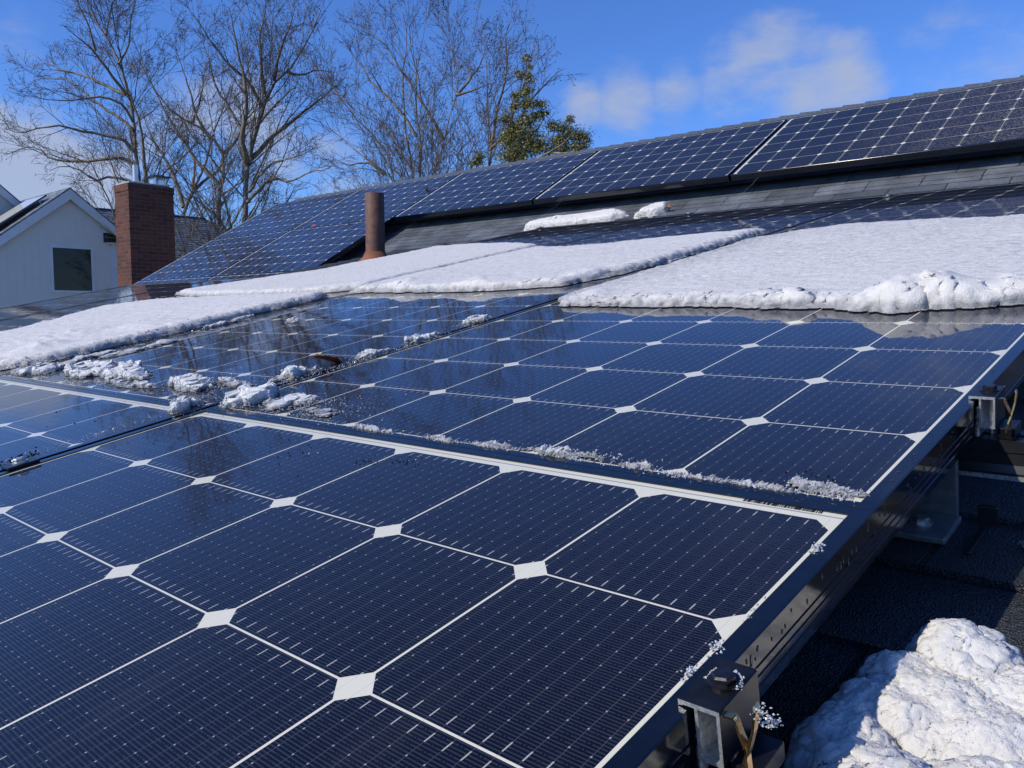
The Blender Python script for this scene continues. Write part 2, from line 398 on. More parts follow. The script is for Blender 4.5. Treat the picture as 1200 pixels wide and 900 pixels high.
def make_siding():
    mt, t, b = mat('white_siding'); nd, lk = t.nodes, t.links
    tcn = nd.new('ShaderNodeTexCoord'); sx = nd.new('ShaderNodeSeparateXYZ'); lk.new(tcn.outputs['Object'], sx.inputs[0])
    f = nmath(t, 'FRACT', nmath(t, 'DIVIDE', sx.outputs[1], .20))
    g = nmath(t, 'LESS_THAN', f, .06)
    n = nd.new('ShaderNodeTexNoise'); n.inputs['Scale'].default_value = 3; n.inputs['Detail'].default_value = 8; lk.new(tcn.outputs['Object'], n.inputs['Vector'])
    r = nd.new('ShaderNodeValToRGB'); r.color_ramp.elements[0].color = (.74, .70, .64, 1); r.color_ramp.elements[1].color = (.82, .78, .72, 1)
    lk.new(n.outputs['Fac'], r.inputs[0]); lk.new(r.outputs[0], b.inputs['Base Color'])
    b.inputs['Roughness'].default_value = .75
    bp = nd.new('ShaderNodeBump'); bp.inputs['Distance'].default_value = .0025; bp.invert = True; lk.new(g, bp.inputs['Height']); lk.new(bp.outputs[0], b.inputs['Normal'])
    return mt
M_SIDING = make_siding()
M_TRIM = simple('white_trim', (.76, .77, .78), .6, 0, (3, .06))
M_PANE = simple('dark_window_glass', (.016, .013, .010), .05, 0, None, (2.5, .003), .3)
def make_rust():
    mt, t, b = mat('rusty_iron'); nd, lk = t.nodes, t.links
    tcn = nd.new('ShaderNodeTexCoord'); n = nd.new('ShaderNodeTexNoise'); n.inputs['Scale'].default_value = 18; n.inputs['Detail'].default_value = 10; n.inputs['Roughness'].default_value = .7
    lk.new(tcn.outputs['Object'], n.inputs['Vector'])
    r = nd.new('ShaderNodeValToRGB'); e = r.color_ramp.elements
    e[0].position = .32; e[0].color = (.055, .028, .022, 1); e[1].position = .72; e[1].color = (.25, .085, .032, 1)
    m1 = e.new(.5); m1.color = (.13, .065, .05, 1)
    lk.new(n.outputs['Fac'], r.inputs[0])
    sx = nd.new('ShaderNodeSeparateXYZ'); lk.new(tcn.outputs['Object'], sx.inputs[0])
    mr = nd.new('ShaderNodeMapRange'); mr.inputs['From Min'].default_value = .15; mr.inputs['From Max'].default_value = .02; mr.inputs['To Max'].default_value = .7
    lk.new(nmath(t, 'ADD', sx.outputs[2], nmath(t, 'MULTIPLY', n.outputs['Fac'], .08)), mr.inputs['Value'])
    mx = nd.new('ShaderNodeMixRGB'); lk.new(mr.outputs[0], mx.inputs[0]); lk.new(r.outputs[0], mx.inputs[1]); mx.inputs[2].default_value = (.42, .13, .03, 1)
    lk.new(mx.outputs[0], b.inputs['Base Color']); b.inputs['Roughness'].default_value = .7; b.inputs['Metallic'].default_value = .1
    bp = nd.new('ShaderNodeBump'); bp.inputs['Distance'].default_value = .0025; lk.new(n.outputs['Fac'], bp.inputs['Height']); lk.new(bp.outputs[0], b.inputs['Normal'])
    return mt
M_RUST = make_rust()
M_BARK = simple('bark', (.21, .175, .13), .9, 0, (6, .55), (30, .01))
M_TWIG = simple('twig_bark', (.125, .095, .07), .9, 0, (2, .4))
M_BARKFAR = simple('far_bark', (.13, .11, .10), .95, 0, (1, .4))
M_LEAFG = simple('evergreen_leaf', (.20, .19, .045), .45, 0, (9, .6))
M_DEADLEAF = simple('dead_leaf', (.28, .07, .02), .6, 0, (60, .6))
M_GROUND = simple('winter_grass', (.10, .095, .05), .95, 0, (.4, .5), (3, .03))
M_CONCRETE = simple('concrete', (.36, .34, .31), .85, 0, (12, .25), (60, .004))
M_GRIT = simple('wet_grit', (.012, .011, .010), .25, 0, (300, .8))

# ------------------------------------------------------------------ ground
g = mesh_obj('ground', [(-1500, -1500, GZ), (1500, -1500, GZ), (1500, 1500, GZ), (-1500, 1500, GZ)], [(0, 1, 2, 3)], M_GROUND)
tag(g, 'winter grass around the houses', 'ground', kind='structure')

def set_uv(o, fn):
    me = o.data; uv = me.uv_layers.new(name='uv')
    for lp in me.loops:
        uv.data[lp.index].uv = fn(me.vertices[lp.vertex_index].co)

# ------------------------------------------------------------------ the house under the panels
house = empty('house')
tag(house, 'house with dark shingled roof and ridge carrying all the near solar panels', 'house')
def shingle_slope(name, T, x0, x1, s0, s1, parent, course=.143, lift=.006, nx=60, seed=1, matl=M_SHINGLE):
    """courses of real thickness, a little wavy"""
    V = []; F = []; UV = []
    nc = int(math.ceil((s1 - s0) / course)); xs = np.linspace(x0, x1, nx)
    rng = random.Random(seed)
    for c in range(nc):
        a = s0 + c * course; b_ = min(s1, a + course) + .0
        b0 = len(V); ph = rng.random() * 9
        for x in xs:
            wob = .0025 * math.sin(x * 2.3 + ph) + .0015 * math.sin(x * 7.1 + ph * 2)
            V.append(T(x, a + wob, -.004)); V.append(T(x, a + wob, lift + .001 * math.sin(x*5+ph))); V.append(T(x, b_ + .004, 0.0))
            UV += [(x, a + .001), (x, a + .002), (x, a + course - .001)]
        for i in range(nx - 1):
            q = b0 + 3 * i
            F.append((q, q+3, q+4, q+1)); F.append((q+1, q+4, q+5, q+2))
    o = mesh_obj(name, V, F, matl, parent)
    me = o.data; uv = me.uv_layers.new(name='uv')
    for lp in me.loops: uv.data[lp.index].uv = UV[lp.vertex_index]
    return o
XL, XR = -9.42, 4.5
DXL, DXR = -5.35, 3.2
SR = 1.56   # ridge, measured up from the foot of the upper array
o = shingle_slope('dormer_roof', lambda x, s, h: roof(x, s, HR + h), DXL, DXR, -2.0, 4.4, house, seed=3)
o = shingle_slope('steep_roof', lambda x, s, h: steep(x, s, -.145 + h), XL, XR, -4.8, SR, house, nx=80, seed=5, matl=M_SHINGLE_UP)
rp = steep(0, SR, -.145)
BV = np.array([0, math.cos(SB), -math.sin(SB)]); BN = np.array([0, math.sin(SB), math.cos(SB)])
o = shingle_slope('back_roof', lambda x, s, h: np.array([x, rp[1], rp[2]]) + (6.0 - s) * BV + h * BN, XL, XR, 0, 6.0, house, seed=6)
mb = MB()   # ridge caps, each lapping the next
random.seed(4)
x = XL - .02
while x < XR:
    wv = .002 * math.sin(x * 3)
    for side, (V_, N_) in enumerate(((-SV, SN), (BV, BN))):
        a = np.array([0, rp[1], rp[2]])
        c0 = .135
        h0, h1 = .004, .017
        for_ = [a + np.array([x, 0, 0]) + N_ * h1 * (1 if True else 0), a + np.array([x + .20, 0, 0]) + N_ * h0,
                a + np.array([x + .20, 0, 0]) + V_ * c0 + N_ * (h0 - .002), a + np.array([x, 0, 0]) + V_ * (c0 + random.uniform(-.006, .006)) + N_ * (h1 - .004 + wv)]
        low = [p - N_ * .007 for p in for_]
        mb.add(for_ + low, [(0, 1, 2, 3), (4, 7, 6, 5), (0, 3, 7, 4), (2, 1, 5, 6), (3, 2, 6, 7)])
    x += .165
mb.build('ridge_cap', M_CAPS, house)
mb = MB()   # walls
def quad(mb, a, b, c, d): mb.add([a, b, c, d], [(0, 1, 2, 3)])
eS = steep(0, -4.8, -.13); eB = np.array([0, rp[1], rp[2]]) + 6.0 * BV - .02 * BN
mb.box((XL + .3, eS[1] + .35, GZ), (XR - .3, eB[1] - .35, min(eS[2], eB[2]) - .1))
dz = roof(0, -2.0, HR)
mb.box((DXL + .1, dz[1] + .25, GZ), (DXR - .1, 1.6, dz[2] - .08))
for xx in (DXL + .1, DXR - .1):                           # dormer cheeks
    p = [roof(xx, -1.7, HR - .03), roof(xx, 4.3, HR - .03)]
    mb.add([(xx - .05, p[0][1], p[0][2]), (xx - .05, p[1][1], p[1][2]), (xx - .05, p[1][1], dz[2] - .3), (xx - .05, p[0][1], dz[2] - .3),
            (xx + .05, p[0][1], p[0][2]), (xx + .05, p[1][1], p[1][2]), (xx + .05, p[1][1], dz[2] - .3), (xx + .05, p[0][1], dz[2] - .3)],
           [(0, 1, 2, 3), (4, 7, 6, 5), (0, 4, 5, 1), (2, 6, 7, 3), (1, 5, 6, 2), (0, 3, 7, 4)])
for xx in (XL + .3, XR - .3):                             # gable ends
    a = steep(xx, -4.6, -.14); r_ = (xx, rp[1], rp[2] - .03); c = (xx, eB[1] - .3, eB[2] + .12)
    mb.add([(xx - .05, a[1], a[2]), (xx - .05, r_[1], r_[2]), (xx - .05, c[1], c[2]), (xx + .05, a[1], a[2]), (xx + .05, r_[1], r_[2]), (xx + .05, c[1], c[2])],
           [(0, 1, 2), (3, 5, 4), (0, 3, 4, 1), (1, 4, 5, 2), (2, 5, 3, 0)])
mb.build('wall', M_SIDING, house)
mb = MB(); dr = roof(0, -2.0, HR)
mb.box((DXL, dr[1] - .02, dr[2] - .16), (DXR, dr[1] + .0, dr[2] - .006)); mb.build('fascia', M_TRIM, house)

# ------------------------------------------------------------------ solar panels
def frame_mesh():
    prof = [(.0010, 0.), (.0137, 0.), (.0142, -.0005), (.0142, -.0055), (.0028, -.0055), (.0028, -.0375), (.0300, -.0375), (.0300, -.0400), (.0003, -.0400), (0, -.0397),
            (0, -.0330), (.0009, -.0325), (.0009, -.0310), (0, -.0305), (0, -.0262), (.0009, -.0258), (.0009, -.0243), (0, -.0239), (0, -.0196), (.0009, -.0192), (.0009, -.0178), (0, -.0174), (0, -.0010)]
    zt = .0018
    n = len(prof); V = []; F = []
    cor = [(-1, -1), (1, -1), (1, 1), (-1, 1)]
    for cx, cy in cor:
        for r_, z in prof: V.append((cx * (PW/2 - r_), cy * (PH/2 - (r_ if r_ < .005 or r_ > .02 else r_ - .0022)), z + zt))
    for k in range(4):
        k2 = (k + 1) % 4
        for i in range(n):
            j = (i + 1) % n
            F.append((k*n + i, k*n + j, k2*n + j, k2*n + i))
    return V, F
me_frame = None
def make_panel():
    root = empty('solar_panel')
    V, F = frame_mesh(); fr = mesh_obj('frame', V, F, M_FRAME, root)
    mb = MB(); mb.box((-PW/2 + .0035, -PH/2 + .0035, -.0034), (PW/2 - .0035, PH/2 - .0035, 0)); mb.build('cell_sheet', M_CELL, root)
    return root
def copy_tree(o):
    c = o.copy(); link(c)
    for ch in list(o.children):
        d = ch.copy(); link(d); d.parent = c
    return c
proto = make_panel()
UP, VPI = 6*P + .0456, 10*PY + .0431
U0 = -3 * P
def place(o, loc, axes):
    M = Matrix.Identity(4)
    for i in range(3):
        for j in range(3): M[i][j] = float(axes[j][i])
        M[i][3] = float(loc[i])
    o.matrix_world = M
GL = 'solar panels on the low roof'; GU = 'solar panels on the steep roof'
labs = {
 (0,-1): 'closest dark blue panel filling the foreground, bolted clamp on its right edge',
 (1,-1): 'panel at the left edge of the photo, across the black seam from the closest panel',
 (2,-1): 'panel of the front row beyond the left edge, mostly out of the picture',
 (0,0): 'blue panel whose upper half lies under the large right-hand snow sheet',
 (1,0): 'middle panel mirroring bare tree trunks, between two black seams',
 (2,0): 'panel hidden under the long snow sheet at the far left',
 (3,0): 'panel with a shaded glossy strip showing between two snow sheets',
 (4,0): 'outermost low-roof panel, its edge in front of the white gable wall',
 (0,1): 'shaded panel behind the large right-hand snow sheet, top edge beside grey shingles',
 (1,1): 'shaded panel behind the middle snow sheet, its top edge under the small snow clumps',
 (2,1): 'shaded panel to the right of the rusty pipe, behind the thin snow sheet'}
first = True
panels = {}
for (ci, ri), lab in labs.items():
    o = proto if first else copy_tree(proto); first = False
    c = roof(U0 - ci * UP, 5*PY + .0050 + ri * VPI, 0)
    place(o, c, ROOFAX); tag(o, lab, 'solar panel', GL); panels[(ci, ri)] = o
X0 = SP[0]; LP = 1.69; HP = 1.0215
labs = {
 (-2,0): 'top-row panel at the far left end of the steep roof',
 (-1,0): 'top-row panel directly above and behind the rusty pipe',
 (0,0): 'third top-row panel from the left, just right of the rusty pipe',
 (1,0): 'fourth top-row panel from the left, above the long snow clump on the shingles',
 (2,0): 'large top-row panel near the right edge, grainy brown speckle on its right cells',
 (3,0): 'top-row panel cut off by the right edge of the photo',
 (-2,-1): 'middle-row panel at the left end of the steep roof, right of the brick chimney',
 (-1,-1): 'middle-row panel left of the rusty pipe with a small brown leaf on its top edge',
 (-2,-2): 'lowest panel of the steep roof, beside the foot of the brick chimney',
 (-1,-2): 'lowest-row panel only a sliver of which shows above the thin snow sheet'}
for (ci, ri), lab in labs.items():
    o = copy_tree(proto)
    c = steep(X0 + (ci + .5) * LP, (ri + .5) * HP - .005, 0)
    place(o, c, STEEPAX); tag(o, lab, 'solar panel', GU); panels[('s', ci, ri)] = o
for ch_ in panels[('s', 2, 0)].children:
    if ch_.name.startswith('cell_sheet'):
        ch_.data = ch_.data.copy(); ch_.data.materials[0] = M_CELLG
# barcode on the closest panel's far margin
mb = MB(); random.seed(7)
x = -.081
yb = -.0431 + .0120
while x < -.016:
    wdt = random.choice([.0004, .0007, .0011]); mb.box((x, yb - .0020, .0002), (x + wdt, yb + .0020, .0004), lambda a, b_, c: (a - U0, b_ + .0431 + 5*PY - .0050, c)); x += wdt + random.choice([.0005, .0008, .0012])
bc = mb.build('barcode', M_BLACK, panels[(0, -1)])

# rails under the low array
def rail(v, x0, x1, lab, matl=M_RAIL):
    root = empty('mounting_rail', roof(x0, v, -.0402), ROOFAX)
    mb = MB(); Lx = x1 - x0
    prof = [(-.0180, 0), (-.0040, 0), (-.0040, -.004), (.0040, -.004), (.0040, 0), (.0180, 0), (.0180, -.012), (.0165, -.013), (.0165, -.026), (.0200, -.0335), (.0200, -.036), (-.0200, -.036), (-.0200, -.0335), (-.0165, -.026), (-.0165, -.013), (-.0180, -.012)]
    n = len(prof); vs = [(0, a, b_) for a, b_ in prof] + [(Lx, a, b_) for a, b_ in prof]
    mb.add(vs, [(i, (i+1) % n, n+(i+1) % n, n+i) for i in range(n)] + [tuple(range(n))[::-1], tuple(range(n, 2*n))])
    mb.build('beam', matl, root)
    mb = MB(); mb.box((.01, -.0215, -.0405), (Lx, .0215, -.0362)); mb.build('bottom_flange', M_ALU, root)
    tag(root, lab, 'rail', 'rails under the panels')
rail(-.275, -5.1, .038, 'black rail ending under the nearest end clamp')
rail(.303, -5.1, .62, 'dark rail running out past the right frame edge, under the further end clamp')
rail(1.40, -5.1, .04, 'dark rail hidden under the snowy half of the panels')
# L-shaped foot
def l_foot(x, v, lab, s=1):
    root = empty('roof_foot', roof(x, v, HR + .006), ROOFAX)
    mb = MB(); mb.box((-.030, 0, .0), (.030, .006, .072)); mb.build('upright', M_FOOT, root, bevel=.002)
    mb = MB(); mb.box((-.034, -.062, -.001), (.034, .0, .0065)); mb.build('base_plate', M_FOOT, root, bevel=.002)
    hexbolt(root, (.004, -.032, .0066), .008, .006)
    return tag(root, lab, 'bracket', 'brackets holding the rails')
M_FOOT = simple('mill_aluminium', (.22, .23, .24), .45, .5, (90, .25), (300, .0001))
def hexbolt(parent, c, r_, hgt, matl=None, washer=True, nm='bolt'):
    mb = MB(); cx, cy, cz = c
    if washer:
        V = []; n = 24
        for z, rr in ((0, r_*1.35), (.0014, r_*1.35), (.0014, 0.0001)):
            V += [(cx + rr*math.cos(2*math.pi*i/n), cy + rr*math.sin(2*math.pi*i/n), cz + z) for i in range(n)]
        mb.add(V, [(k*n+i, k*n+(i+1) % n, (k+1)*n+(i+1) % n, (k+1)*n+i) for k in range(2) for i in range(n)])
    n = 6; V = []
    for z, rr in ((.0012, r_), (hgt*.8, r_), (hgt, r_*.82), (hgt, .0001)):
        V += [(cx + rr*math.cos(2*math.pi*i/n + .25), cy + rr*math.sin(2*math.pi*i/n + .25), cz + z) for i in range(n)]
    mb.add(V, [(k*n+i, k*n+(i+1) % n, (k+1)*n+(i+1) % n, (k+1)*n+i) for k in range(3) for i in range(n)])
    return mb.build(nm, matl or M_STEEL, parent)
l_foot(-.026, .262, 'grey L-shaped foot with bolt on the dark shingles under the frame edge')
l_foot(.150, .275, 'grey L-shaped foot at the right photo edge under the rail')
fl = MB(); fl.box((.022, .262, HR + .006), (.040, .268, HR + .026), RT); fl.box((.026, .190, HR + .005), (.033, .262, HR + .008), RT)
tag(fl.build('flashing_tab', M_RAIL, bevel=.003), 'small dark metal tab standing on shaded shingles beside the bolted foot', 'flashing')

# end clamps
def end_clamp(v, lab, clip=True):
    root = empty('end_clamp', roof(0, v, 0), ROOFAX)
    t = .0019; D = .043
    xo0, xo1, zt, zb = .0195, .0338, .0058, -.0275
    mb = MB()
    # hollow box section, with a lip over the frame; profile seen from the front
    outer = [(xo0, zb + .001), (xo0 + .001, zb), (xo1 - .001, zb), (xo1, zb + .001), (xo1, zt - .001), (xo1 - .001, zt), (.0104, zt), (.0100, zt - .0006), (.0100, zt - .0030), (.0104, zt - .0036), (.0125, zt - .0036), (.0130, zt - .0026), (xo0, zt - .0026)]
    inner = [(xo0 + t, zb + t), (xo1 - t, zb + t), (xo1 - t, zt - .0028), (xo0 + t, zt - .0028)]
    def ringwall(prof, flip):
        n = len(prof); vs = [(a, 0, b_) for a, b_ in prof] + [(a, D, b_) for a, b_ in prof]
        fs = [((i, (i+1) % n, n+(i+1) % n, n+i) if not flip else (i, n+i, n+(i+1) % n, (i+1) % n)) for i in range(n)]
        mb.add(vs, fs)
    ringwall(outer, False)
    body = mb.build('channel', M_CLAMP, root)
    mb = MB(); ringwall(inner, True)   # bare metal inside and on the cut faces
    for y in (0.0, D):
        quads = [((xo0, zb), (xo1, zb), (xo1 - t, zb + t), (xo0 + t, zb + t)), ((xo1, zb), (xo1, zt), (xo1 - t, zt - .0028), (xo1 - t, zb + t)),
                 ((xo1, zt), (xo0, zt), (xo0 + t, zt - .0028), (xo1 - t, zt - .0028)), ((xo0, zt), (xo0, zb), (xo0 + t, zb + t), (xo0 + t, zt - .0028)),
                 ((.0102, zt), (.0102, zt - .0036), (.0130, zt - .0030), (.0130, zt)), ((.0130, zt), (.0130, zt - .0026), (xo0, zt - .0026), (xo0, zt))]
        for q_ in quads: mb.add([(a, y, b_) for a, b_ in q_], [(0, 1, 2, 3)])
    mb.build('cut_edge', M_ALU, root)
    hexbolt(root, (.0240, .024, zt), .0066, .0058, M_BOLT)
    mb = MB(); V = []; n = 12
    mb.tube([(.0262, .024, zb - .030), (.0262, .024, zt)], .0035, 10); mb.build('shaft', M_STEEL, root)
    if clip:
        # bent brass bonding clip, two arms joining into one tongue
        def strip(pts, wd=.0022, th=.0007):
            m_ = MB()
            for a, b_ in zip(pts[:-1], pts[1:]):
                a = np.array(a); b_ = np.array(b_); d = b_ - a; d /= np.linalg.norm(d)
                s_ = np.cross(d, [0, 1, 0]); s_ /= np.linalg.norm(s_); n_ = np.array([0, 1., 0])
                vs = []
                for p in (a, b_):
                    for sx_, sy_ in ((-1, -1), (1, -1), (1, 1), (-1, 1)): vs.append(p + s_*sx_*th + n_*sy_*wd)
                m_.add(vs, [(0,1,2,3),(7,6,5,4),(0,4,5,1),(1,5,6,2),(2,6,7,3),(3,7,4,0)])
            return m_
        cr = empty('x'); bpy.data.objects.remove(cr)
        m1 = strip([(.0345, .004, .0030), (.0405, .003, .0042), (.0415, .003, .0030), (.0440, .002, -.0030), (.0470, .001, -.0090), (.0478, .001, -.0260)])
        m2 = strip([(.0500, .008, .0120), (.0512, .006, .0100), (.0503, .004, .0000), (.0485, .002, -.0090), (.0455, -.001, -.0200), (.0440, -.002, -.0290)])
        for q_ in m2.f: pass
        m1.add(m2.v, m2.f)
        m1.build('bonding_clip', M_COPPER, root)
    mb = MB(); mb.box((.034, .006, -.0395), (.050, .036, -.0275)); mb.build('foot_block', M_CLAMP, root, bevel=.001)
    mb = MB(); mb.box((.012, .004, -.0395), (.0192, .040, -.006)); mb.build('inner_leg', M_ALU, root, bevel=.002)
    return tag(root, lab, 'clamp', 'end clamps along the right frame edge')
end_clamp(-.2905, 'nearest end clamp, frosty hex bolt on top and brass clip beside it')
end_clamp(.2810, 'further end clamp halfway up the right frame edge, dry dark bolt on top')
# water drops running down the frame's outer side
M_WATER = simple('water', (.02, .02, .022), .02, 0, None, None, 1.0)
mb = MB(); rng = random.Random(12)
def drop(T, c, r_):
    V = []; F = []
    for i in range(6):
        a = math.pi*i/5 - math.pi/2
        for j in range(8):
            b_ = 2*math.pi*j/8; V.append(T(c[0] + r_[0]*math.cos(a)*math.cos(b_), c[1] + r_[1]*math.cos(a)*math.sin(b_), c[2] + r_[2]*math.sin(a)))
    for i in range(5):
        for j in range(8): F.append((i*8+j, i*8+(j+1) % 8, (i+1)*8+(j+1) % 8, (i+1)*8+j))
    mb.add(V, F)
for k in range(40):
    v_ = rng.uniform(-.24, .20); h_ = rng.uniform(-.016, -.004); l_ = rng.uniform(.0007, .0022)
    drop(RT, (.0171, v_, h_), (.0006, l_*.6, l_*rng.uniform(1.0, 1.9)))
for k in range(26):
    v_ = rng.uniform(-.02, .5); drop(RT, (rng.uniform(.004, .015), v_, .0019), (rng.uniform(.0006, .002), rng.uniform(.0006, .0025), .0005))
for k in range(60):
    drop(RT, (rng.uniform(-.95, 0), rng.uniform(-.029, -.013), .0019), (rng.uniform(.0006, .003), rng.uniform(.0005, .0014), .0005))
tag(mb.build('water_drops', M_WATER, smooth=True), 'small melt water drops on the frame beside the near panels', 'water drops', kind='stuff')
# mid clamps
def mid_clamp(u, v, lab):
    root = empty('mid_clamp', roof(u, v, .0018), ROOFAX)
    mb = MB(); mb.box((-.015, -.020, .0002), (.015, .020, .0040)); mb.build('plate', M_CLAMP, root, bevel=.0008)
    hexbolt(root, (0, 0, .004), .0075, .0065)
    tag(root, lab, 'clamp', 'mid clamps on the panel seams')
s1 = -6*P - .0228; s2 = s1 - UP; s3 = s2 - UP
mid_clamp(s1, 1.40, 'mid clamp on the seam between two snow sheets, nearer one')
mid_clamp(s1, 2.20, 'mid clamp where the right snow sheet meets the middle one at their upper ends')
mid_clamp(s1, 3.22, 'mid clamp at the top end of the right-hand seam, beside grey shingles')
mid_clamp(s2, 3.30, 'mid clamp at the array top right of the small snow clumps')
mid_clamp(s3 - .002, 3.30, 'end clamp at the upper left corner of the shaded array, by the shingles')
mid_clamp(s1, -.287, 'mid clamp with icy black debris at the left photo edge')

# ------------------------------------------------------------------ pipe
pp = np.array([-5.00, 3.50, 0.0])
pz = roof(0, 3.50 / math.cos(SL), HR)[2]
pz = max(pz, (steep(0, (3.50 - SP[1]) / math.cos(SB), -.145))[2])
pipe = empty('vent_pipe', (pp[0], pp[1], pz - .03))
mb = MB(); n = 40; V = []
H = 1.105 - pz + .03
for z, rr in ((0, .0755), (H, .0755), (H + .002, .0735), (H, .0685), (.1, .0685)):
    V += [(rr*math.cos(2*math.pi*i/n), rr*math.sin(2*math.pi*i/n), z) for i in range(n)]
mb.add(V, [(k*n+i, k*n+(i+1) % n, (k+1)*n+(i+1) % n, (k+1)*n+i) for k in range(4) for i in range(n)])
mb.build('stack', M_RUST, pipe, smooth=False)
mb = MB(); V = []
for z, rr in ((-.02, .16), (.03, .10), (.075, .079), (.075, .076)):
    V += [(rr*math.cos(2*math.pi*i/n), rr*math.sin(2*math.pi*i/n), z) for i in range(n)]
mb.add(V, [(k*n+i, k*n+(i+1) % n, (k+1)*n+(i+1) % n, (k+1)*n+i) for k in range(3) for i in range(n)])
mb.build('collar', M_RUST, pipe)
tag(pipe, 'rusty brown iron vent pipe standing upright behind the thin snow sheet', 'vent pipe')
for p_ in pipe.children: p_.data.polygons.foreach_set('use_smooth', [True] * len(p_.data.polygons))

# ------------------------------------------------------------------ snow
def grain_cloud(pts, wgt, base, grains, seed):
    """loose ice grains bedded in a snow surface"""
    n_, rmin, rmax = grains; rg = np.random.default_rng(seed+77)
    k = rg.choice(len(pts), n_, p=wgt/wgt.sum())
    c = pts[k] + rg.normal(size=(n_, 3))*rmax*.5
    r_ = rmin + (rmax-rmin)*rg.random(n_)**2
    o8 = np.array([(1,0,0),(-1,0,0),(0,1,0),(0,-1,0),(0,0,1),(0,0,-1)], float)
    q = rg.normal(size=(n_, 4)); q /= np.linalg.norm(q, axis=1)[:, None]
    w_, x, y, z = q.T
    Rm = np.stack([1-2*(y*y+z*z), 2*(x*y-z*w_), 2*(x*z+y*w_), 2*(x*y+z*w_), 1-2*(x*x+z*z), 2*(y*z-x*w_), 2*(x*z-y*w_), 2*(y*z+x*w_), 1-2*(x*x+y*y)], 1).reshape(-1, 3, 3)
    V = np.einsum('nij,kj->nki', Rm, o8)*(r_[:, None]*(.6+.8*rg.random((n_, 6))))[:, :, None] + c[:, None]
    fs = np.array([(0,2,4),(2,1,4),(1,3,4),(3,0,4),(2,0,5),(1,2,5),(3,1,5),(0,3,5)])
    F = (base + 6*np.arange(n_)[:, None, None] + fs[None]).reshape(-1, 3)
    return V.reshape(-1, 3).tolist(), F.tolist()
def snow_patch(name, poly, thick, lab, cat='snow', group='snow sheets lying across the panels', res=.008, edge=.05, wob=.012, gran=.0024, lip=None, base_h=.002, axes='roof', matl=None, seed=1, bumps=(), hfun=None, T=None, kind=None, wobs=18, grit=.0007, flat=False, lipw=.65, grains=None):
    poly = np.array(poly, float); x0, y0 = poly.min(0) - .03; x1, y1 = poly.max(0) + .03
    xs = np.arange(x0, x1 + res, res); ys = np.arange(y0, y1 + res, res)
    X, Y = np.meshgrid(xs, ys, indexing='ij')
    # signed distance to the outline
    d = np.full(X.shape, 1e9); ins = np.zeros(X.shape, bool); n = len(poly)
    for i in range(n):
        ax, ay = poly[i]; bx, by = poly[(i+1) % n]
        ex, ey = bx-ax, by-ay; L2 = ex*ex+ey*ey
        t = np.clip(((X-ax)*ex + (Y-ay)*ey)/L2, 0, 1)
        d = np.minimum(d, np.hypot(X-(ax+t*ex), Y-(ay+t*ey)))
        c = ((ay > Y) != (by > Y)) & (X < (bx-ax)*(Y-ay)/(by-ay+1e-12)+ax)
        ins ^= c
    sd_ = np.where(ins, d, -d)
    sd_ = sd_ + wob * fbm(X, Y, wobs, 4, seed) + wob*.5*fbm(X, Y, wobs*5, 2, seed+9)
    t = np.clip(sd_/edge, 0, 1)
    prof = np.sin(t*math.pi/2)
    e2 = edge*lipw
    sdn = np.where(sd_ < edge, e2*(1-np.cos(t*math.pi/2)), sd_)
    sdn = np.where(sd_ >= edge, sd_ - (edge-e2)*np.clip(1-(sd_-edge)/(4*(edge-e2)), 0, 1), sdn)
    sds = sd_ if wob < .004 else sd_
    gxs, gys = np.gradient(sds, res); gl_ = np.hypot(gxs, gys)+1e-6
    mv = np.where(sd_ > 0, sd_ - sdn, 0)
    MX, MY = -gxs/gl_*mv, -gys/gl_*mv
    th = thick if hfun is None else hfun(X, Y)
    h = prof * th
    near = np.clip(1.6 - t*1.2, .35, 1.6)
    h = h * (1 + .10*fbm(X, Y, 6, 3, seed+3)) + np.minimum(prof, 1)*.0012*fbm(X*.25, Y, 70, 2, seed+4) + np.minimum(prof*1.5, 1) * (.5*gran*fbm(X, Y, 55, 3, seed+5, .7) + .2*gran*fbm(X, Y, 240, 2, seed+6))
    for bx, by, br_, bh in bumps:
        r2 = np.hypot(X-bx, Y-by)/br_
        h = h + bh*np.clip(1-r2**2, 0, 1)**2*1.3*(1+.5*fbm(X, Y, 40, 3, seed+8))*np.minimum(prof*1.5, 1)
    h = h + np.minimum(prof*1.5, 1)*grit*np.clip(1.5-t, .35, 1.5)*np.random.default_rng(seed).normal(size=X.shape)
    keep = sd_ > 0
    h = np.maximum(h, 0)
    # side overhang: push points outwards a little for a bulging lip
    idx = -np.ones(X.shape, int); 
    cell = keep[:-1, :-1] | keep[1:, :-1] | keep[1:, 1:] | keep[:-1, 1:]
    use = np.zeros(X.shape, bool)
    use[:-1, :-1] |= cell; use[1:, :-1] |= cell; use[1:, 1:] |= cell; use[:-1, 1:] |= cell
    idx[use] = np.arange(use.sum())
    T = T or (lambda a, b_, c_: np.array([a, np.zeros_like(a), np.zeros_like(a)]).T + b_[:, None]*VV + c_[:, None]*NN)
    hx = np.where(keep, h, 0)[use]
    xx = (X + MX)[use]; yy = (Y + MY)[use]; ee = np.clip(1.7 - t*1.5, .25, 1.7)[use]*np.clip(prof*2, 0, 1)[use]
    def n3(k, sc): return .7*vnoise(xx*sc*.6, yy*sc*.6, hx*sc*.6, seed+k) + .8*vnoise(xx*sc*1.9, yy*sc*1.9, hx*sc*1.9, seed+k+1)
    q_ = 1.0/max(gran*3.2, res*2.2)
    xx = xx + gran*.6*ee*n3(20, q_); yy = yy + gran*.6*ee*n3(30, q_); hx = np.maximum(hx + gran*.5*ee*n3(40, q_), 0)
    top = T(xx, yy, hx + base_h)
    ci, cj = np.nonzero(cell)
